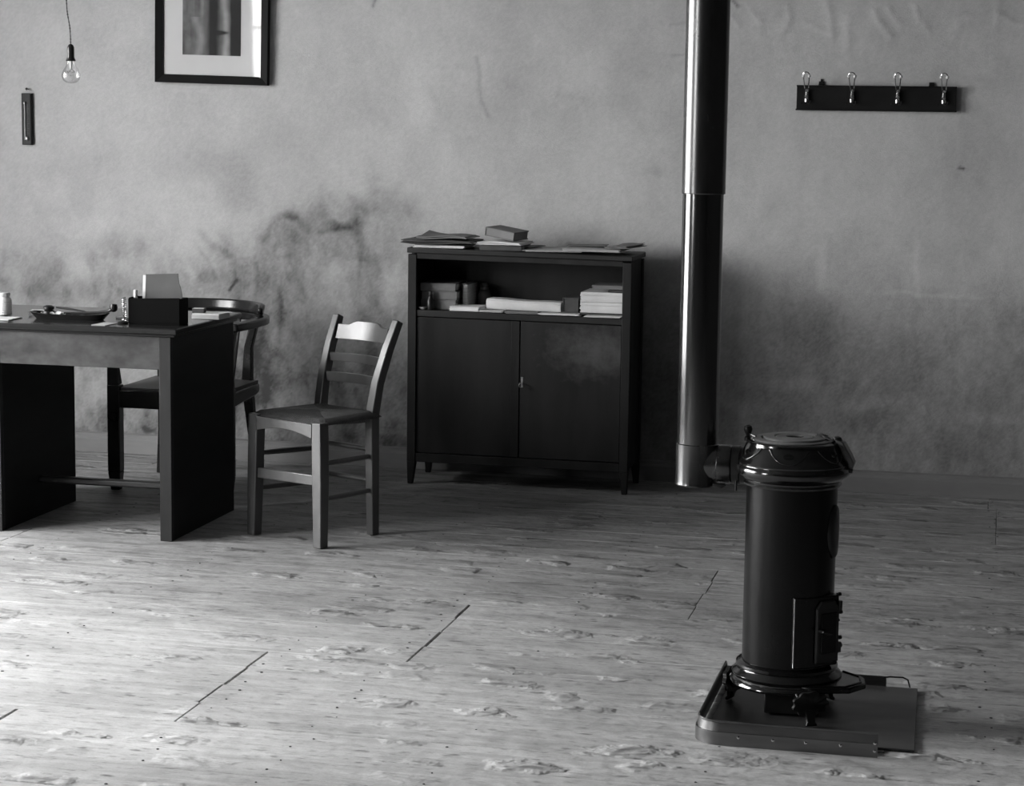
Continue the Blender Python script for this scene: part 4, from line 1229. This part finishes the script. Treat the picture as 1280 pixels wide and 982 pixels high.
fen = strip(0, 0, .0005, .034, .003, -.236).build('fender', STEEL, tray, angle=30)
strip(.004, .008, .034, .058, .003, -.236).build('upper_band', STEEL, fen, angle=30)
rim = [(x, y, .0585 * (1.0 if y < -3.145 else max(.52, 1 - (y + 3.145) / .05))) for x, y in fender_path(.008, -.236)]
MB().tube(rim, .0028, 8).build('rolled_rim', STEEL, fen)
m_ = MB()
for x, z in ((-.575, .024), (-.49, .024), (-.41, .024), (-.325, .024), (-.243, .036), (-.243, .017)):
    m_ = MB().lathe((x, -3.738, z), [(.0042, 0), (.0036, .0018), (.0015, .0028)], 10, axis=(0, -1, 0))
    m_.build('rivet', CHROME, fen)
m_ = MB().tube([(-.262, -3.085, .028), (-.240, -3.088, .033), (-.205, -3.09, .034), (-.192, -3.09, .028), (-.186, -3.092, .008)], .0022, 8)
m_.build('wire_handle', IRON, tray)

# ------------------------------------------------------------------ stove
SX, SY = -.493, -3.40
stove = thing('iron_stove', 'black enamelled cylindrical iron stove standing on the metal hearth tray', 'stove', (SX, SY, .0076))
PZ0 = .0076


def pol(az, r, z):
    a = math.radians(az)
    return Vector((SX + r * math.cos(a), SY + r * math.sin(a), z))


MB().lathe((SX, SY, 0), [(.1165, .130), (.1165, .612)], 72).build('barrel', ENAM, stove, angle=50)
br = [(.100, .080), (.141, .082), (.145, .088), (.143, .095), (.138, .099), (.1375, .103), (.141, .106), (.142, .112), (.139, .117), (.131, .122), (.1285, .128), (.132, .132), (.131, .138), (.124, .142), (.1166, .144)]
MB().lathe((SX, SY, 0), br, 72).build('base_ring', CAPM, stove, angle=40)
cp = [(.1168, .604), (.124, .606), (.1265, .611), (.124, .616), (.125, .620), (.132, .624), (.141, .631), (.1465, .637), (.1475, .646), (.1465, .654), (.1425, .658), (.1415, .661), (.1425, .664), (.1405, .668), (.134, .676), (.127, .690), (.120, .705), (.1165, .712), (.1165, .717), (.111, .720), (.104, .720)]
cap = MB().lathe((SX, SY, 0), cp, 72).build('top_casting', CAPM, stove, angle=40)


def cap_r(z):
    for (r0, z0), (r1, z1) in zip(cp[13:], cp[14:]):
        if z0 <= z <= z1 + 1e-6:
            return r0 + (r1 - r0) * (z - z0) / (z1 - z0 + 1e-9)
    return .12


m_ = MB()
for k in range(6):                                     # cast swags and rosettes round the top
    a0 = -150 + 60 * k
    m_.tube([pol(a0 - 24 + 4.8 * j, cap_r(.708 - .034 * math.sin(math.pi * j / 10) ** .8) + .0008, .708 - .034 * math.sin(math.pi * j / 10) ** .8) for j in range(11)], .0020, 8)
    c = pol(a0, cap_r(.694) + .0005, .694)
    tg = Vector((-math.sin(math.radians(a0)), math.cos(math.radians(a0)), 0)); up = (Vector((0, 0, 1)) - Vector((math.cos(math.radians(a0)), math.sin(math.radians(a0)), 0)) * .45).normalized()
    m_.tube([c + tg * .011 * math.cos(q) + up * .006 * math.sin(q) for q in [j * math.pi / 8 for j in range(16)]], .0016, 6, closed=True)
    m_.tube([c + tg * .005 * math.cos(q) + up * .003 * math.sin(q) for q in [j * math.pi / 6 for j in range(12)]], .0016, 6, closed=True)
m_.build('cast_relief', CAPM, cap, angle=60)
HOT = mat('scoured_hotplate_iron', .17, .26, rough=.42, scale=(14, 14, 14), metal=.4, rrough=.15)
m_ = MB().lathe((SX, SY, 0), [(.102, .7195), (.103, .722), (.100, .7238), (.084, .7238), (.083, .7195)], 60, cap=False)
m_.build('hotplate_ring', HOT, stove, angle=30)
m_ = MB().lathe((SX + .003, SY, 0), [(.080, .7195), (.0815, .726), (.079, .7285), (.052, .7290), (.0505, .7265), (.048, .7265), (.0465, .7290), (.026, .7292), (.023, .7285), (.0215, .724), (.001, .724)], 60)
lid = m_.build('lid', HOT, stove, angle=30)
MB().rail([(SX - .02, SY, .7268), (SX + .026, SY, .7268)], (0, 1, 0), (.006, .004)).build('lifter_bar', IRON, lid)
m_ = MB().tube([pol(40, .105, .722), pol(40, .085, .727), pol(30, .070, .730), pol(8, .074, .7305), pol(-8, .090, .727), pol(-14, .106, .722)], [.003, .0045, .005, .005, .0045, .003], 8)
m_.build('lid_hinge_strap', IRON, stove)
# hinge clamp on the right, knob on the left
m_ = MB().rail([pol(-2, .108, .722), pol(-3, .124, .716), pol(-4, .142, .686), pol(-4, .151, .668), pol(-4, .148, .655)], Vector((math.sin(math.radians(4)), math.cos(math.radians(4)), 0)), [(.034, .012), (.040, .016), (.044, .016), (.036, .016), (.024, .012)])
hc = m_.build('hinge_clamp', mat('grey_worn_casting', .06, .10, rough=.4, spec=.5, metal=.3), stove, bevel=.003)
MB().lathe(pol(-4, .112, .718), [(.004, -.004), (.011, 0), (.013, .007), (.010, .014), (.003, .017)], 20).build('clamp_nut', IRON, hc)
MB().lathe(pol(-4, .143, .640), [(.004, 0), (.010, .003), (.012, .010), (.009, .018)], 20).build('clamp_foot', IRON, hc)
kb = pol(178, .118, .716)
m_ = MB().lathe(kb, [(.009, -.006), (.009, .004), (.005, .008), (.0065, .013), (.0105, .019), (.0115, .026), (.009, .033), (.002, .0365)], 24)
m_.build('lid_knob', IRON, stove)
MB().tube([kb + Vector((.006, -.006, .014)), kb + Vector((.018, -.014, .011)), kb + Vector((.024, -.016, .008))], [.003, .004, .002], 8).build('latch_tongue', CHROME, stove)
# flue collar
MB().lathe((0, -3.40, .645), [(.050, -.640), (.052, -.634), (.052, -.612), (.046, -.606), (.046, SX - .118)], 36, axis=None) if False else None
m_ = MB()
xs_ = [(-.648, .0475), (-.646, .0500), (-.628, .0505), (-.626, .0475), (SX - .112, .0485)]
m_.tube([(x, SY, .647) for x, r in xs_], [r for x, r in xs_], 36)
m_.build('flue_collar', IRON, stove, angle=40)
MB().tube([(-.634, SY - .030, .612), (-.634, SY - .034, .585)], [.004, .003], 10).build('set_screw', IRON, stove)
# door casting, front right
da = math.radians(-45)
dn = Vector((math.cos(da), math.sin(da), 0)); dt_ = Vector((-math.sin(da), math.cos(da), 0)); up = Vector((0, 0, 1)); C0 = Vector((SX, SY, 0))


def dp(t, r, z):
    return C0 + dt_ * t + dn * r + up * z


def dbox(m_, t0, t1, r0, r1, z0, z1):
    return m_.hexa([dp(t0, r1, z0), dp(t1, r1, z0), dp(t1, r0, z0), dp(t0, r0, z0), dp(t0, r1, z1), dp(t1, r1, z1), dp(t1, r0, z1), dp(t0, r0, z1)])


arc = [(-.066, .1015), (-.050, .112), (-.030, .1185), (-.010, .121), (.066, .1215), (.066, .085), (-.066, .085)]
fr_ = MB()
nn = len(arc)
fr_.add([dp(t, r, .148) for t, r in arc] + [dp(t, r, .332) for t, r in arc],
        [tuple(range(nn)), tuple(range(2 * nn - 1, nn - 1, -1))] + [(i, nn + i, nn + (i + 1) % nn, (i + 1) % nn) for i in range(nn)])
fr_ = fr_.build('door_frame', ENAM, stove, bevel=.003)
m_ = MB()
pts = [(-.012, .158), (.062, .158), (.062, .302), (.046, .322), (.004, .322), (-.012, .302)]
vs = [dp(a, .1213, b) for a, b in pts] + [dp(.025 + (a - .025) * .94, .131, .24 + (b - .24) * .97) for a, b in pts]
m_.add(vs, [(5, 4, 3, 2, 1, 0), tuple(range(6, 12))] + [(i, (i + 1) % 6, 6 + (i + 1) % 6, 6 + i) for i in range(6)])
door = m_.build('fire_door', IRON, stove, bevel=.002)
m_ = dbox(MB(), .000, .050, .1312, .1345, .185, .290)
m_.build('door_panel', ENAM, door, bevel=.003)
for z in (.196, .304):
    MB().tube([dp(.064, .127, z - .013), dp(.064, .127, z + .013)], .0065, 12).build('hinge', IRON, door)
for z, r, L_ in ((.330, .005, .012), (.283, .0055, .018), (.262, .004, .010), (.216, .0055, .018), (.196, .0075, .018), (.178, .004, .008)):
    MB().lathe(dp(.066, .112, z), [(r * .8, 0), (r * .6, L_ * .5), (r, L_ * .6), (r, L_ * .95), (r * .4, L_)], 12, axis=tuple(dt_)).build('bolt', IRON, fr_)
MB().tube([dp(-.004, .130, .246), dp(-.004, .146, .246), dp(.020, .150, .240)], [.005, .0045, .006], 10).build('latch', IRON, door)
MB().tube([dp(-.0650, .1025, .150), dp(-.0650, .1025, .330)], .0013, 8).build('edge_bead', CHROME, fr_, label='bright thin vertical bead')
# oval plate high on the right side
oa = math.radians(-14)
on = Vector((math.cos(oa), math.sin(oa), 0)); ot = Vector((-math.sin(oa), math.cos(oa), 0))
m_ = MB(); vs = []
for (k, rr) in ((1.0, .114), (1.0, .1195), (.90, .1235), (.45, .1245)):
    for j in range(32):
        q = 2 * math.pi * j / 32
        tt = .036 * k * math.cos(q)
        vs.append(C0 + ot * tt + on * (rr - tt * tt * 4.2) + up * (.492 + .070 * k * math.sin(q)))
fs = [tuple(range(31, -1, -1)), tuple(range(96, 128))]
for i in range(3):
    for j in range(32):
        fs.append((i * 32 + j, i * 32 + (j + 1) % 32, (i + 1) * 32 + (j + 1) % 32, (i + 1) * 32 + j))
m_.add(vs, fs); m_.build('oval_plate', IRON, stove, angle=40)
# hearth lip under the door
lip = [pol(-75, .125, 0), pol(-62, .158, 0), pol(-33, .205, 0), pol(-14, .214, 0), pol(2, .200, 0), pol(20, .150, 0), pol(30, .12, 0)]
inn = [pol(30, .08, 0), pol(-75, .08, 0)]
pts = [(p.x, p.y) for p in lip + inn]
m_ = MB().prism(pts, .092, .108)
lp = m_.build('hearth_lip', ENAM, stove, bevel=.004)
cxm, cym = sum(p[0] for p in pts) / len(pts), sum(p[1] for p in pts) / len(pts)
m_ = MB()
loop = [pol(-62, .146, .1085), pol(-34, .192, .1085), pol(-14, .201, .1085), pol(2, .188, .1085), pol(18, .150, .1085)]
m_.tube(loop, .003, 8).build('lip_bead', ENAM, lp)
# ash drawer below the lip
m_ = MB().box(SX - .05, SY - .062, .012, SX + .09, SY + .062, .078)
m_.build('ash_box', IRON, stove, bevel=.004)
# three cabriole feet with cast shells
for az in (-61, 160, 50):
    m_ = MB()
    pth = [pol(az, .112, .094), pol(az, .140, .082), pol(az, .156, .060), pol(az, .156, .036), pol(az, .160, .018), pol(az, .168, PZ0 + .0045)]
    m_.rail(pth, Vector((-math.sin(math.radians(az)), math.cos(math.radians(az)), 0)), [(.070, .016), (.072, .020), (.050, .022), (.026, .018), (.024, .014), (.034, .009)])
    ft = m_.build('foot', IRON, stove, bevel=.004, segs=3)
    tg = Vector((-math.sin(math.radians(az)), math.cos(math.radians(az)), 0)); rd = Vector((math.cos(math.radians(az)), math.sin(math.radians(az)), 0))
    c = pol(az, .156, .066)
    m_ = MB(); n = 54; vs = []
    for ring_, (k, dd) in enumerate(((1.0, -.006), (1.0, .004), (.75, .010), (.12, .014))):
        for j in range(n):
            q = 2 * math.pi * j / n
            r = .047 * k * (1 + .07 * math.cos(9 * q) * (k > .3))
            vs.append(c + tg * r * math.cos(q) + (up + rd * .18) * r * .72 * math.sin(q) + rd * dd)
    fs = [tuple(range(n - 1, -1, -1)), tuple(range(3 * n, 4 * n))]
    for i in range(3):
        for j in range(n):
            fs.append((i * n + j, i * n + (j + 1) % n, (i + 1) * n + (j + 1) % n, (i + 1) * n + j))
    m_.add(vs, fs); m_.build('cast_shell', IRON, ft, angle=50)

# ------------------------------------------------------------------ stove pipe
PX0 = -.741
PIPE1 = mat('blued_sheet_pipe', .004, .008, rough=.13, scale=(30, 30, 3), spec=.5, ior=2.0, rrough=.03, bump=.0003, bscale=(14, 14, 3))
PIPE2 = mat('sooty_matt_pipe', .006, .014, rough=.19, scale=(24, 24, 8), spec=.5, ior=1.9, rrough=.10)
pipe = thing('stove_pipe', 'tall black stove pipe rising from an elbow at the left of the stove', 'stove pipe', (PX0, SY, .58))
MB().lathe((PX0, SY, 0), [(.0525, .68), (.0525, .826), (.0532, .8262), (.0532, .830), (.0525, .8302), (.0515, 1.352)], 96, cap=False).build('lower_section', PIPE1, pipe, angle=12)
MB().lathe((PX0, SY, 0), [(.0550, 1.342), (.0558, 1.344), (.0556, 1.36), (.0558, ZC)], 96, cap=False).build('upper_section', PIPE2, pipe, angle=12)
el = MB().lathe((PX0, SY, 0), [(.020, .588), (.053, .590), (.0556, .594), (.0545, .600), (.0550, .698), (.0525, .700)], 96).build('elbow', PIPE2, pipe, angle=12)
MB().tube([(PX0, SY, .647), (-.686, SY, .647), (-.684, SY, .647), (-.655, SY, .647), (-.650, SY, .647)], [.049, .049, .051, .051, .048], 40).build('branch', PIPE2, el, angle=40)
m_ = MB().tube([(PX0 + .048, SY - .030, .597), (PX0 + .070, SY - .034, .596), (PX0 + .080, SY - .034, .600)], [.005, .007, .004], 10)
m_.build('soot_cap_lug', IRON, el)
m_ = MB().box(PX0 - .052, SY - .006, .84, PX0 - .0505, SY + .004, 1.34)
m_.build('seam', PIPE1, pipe)
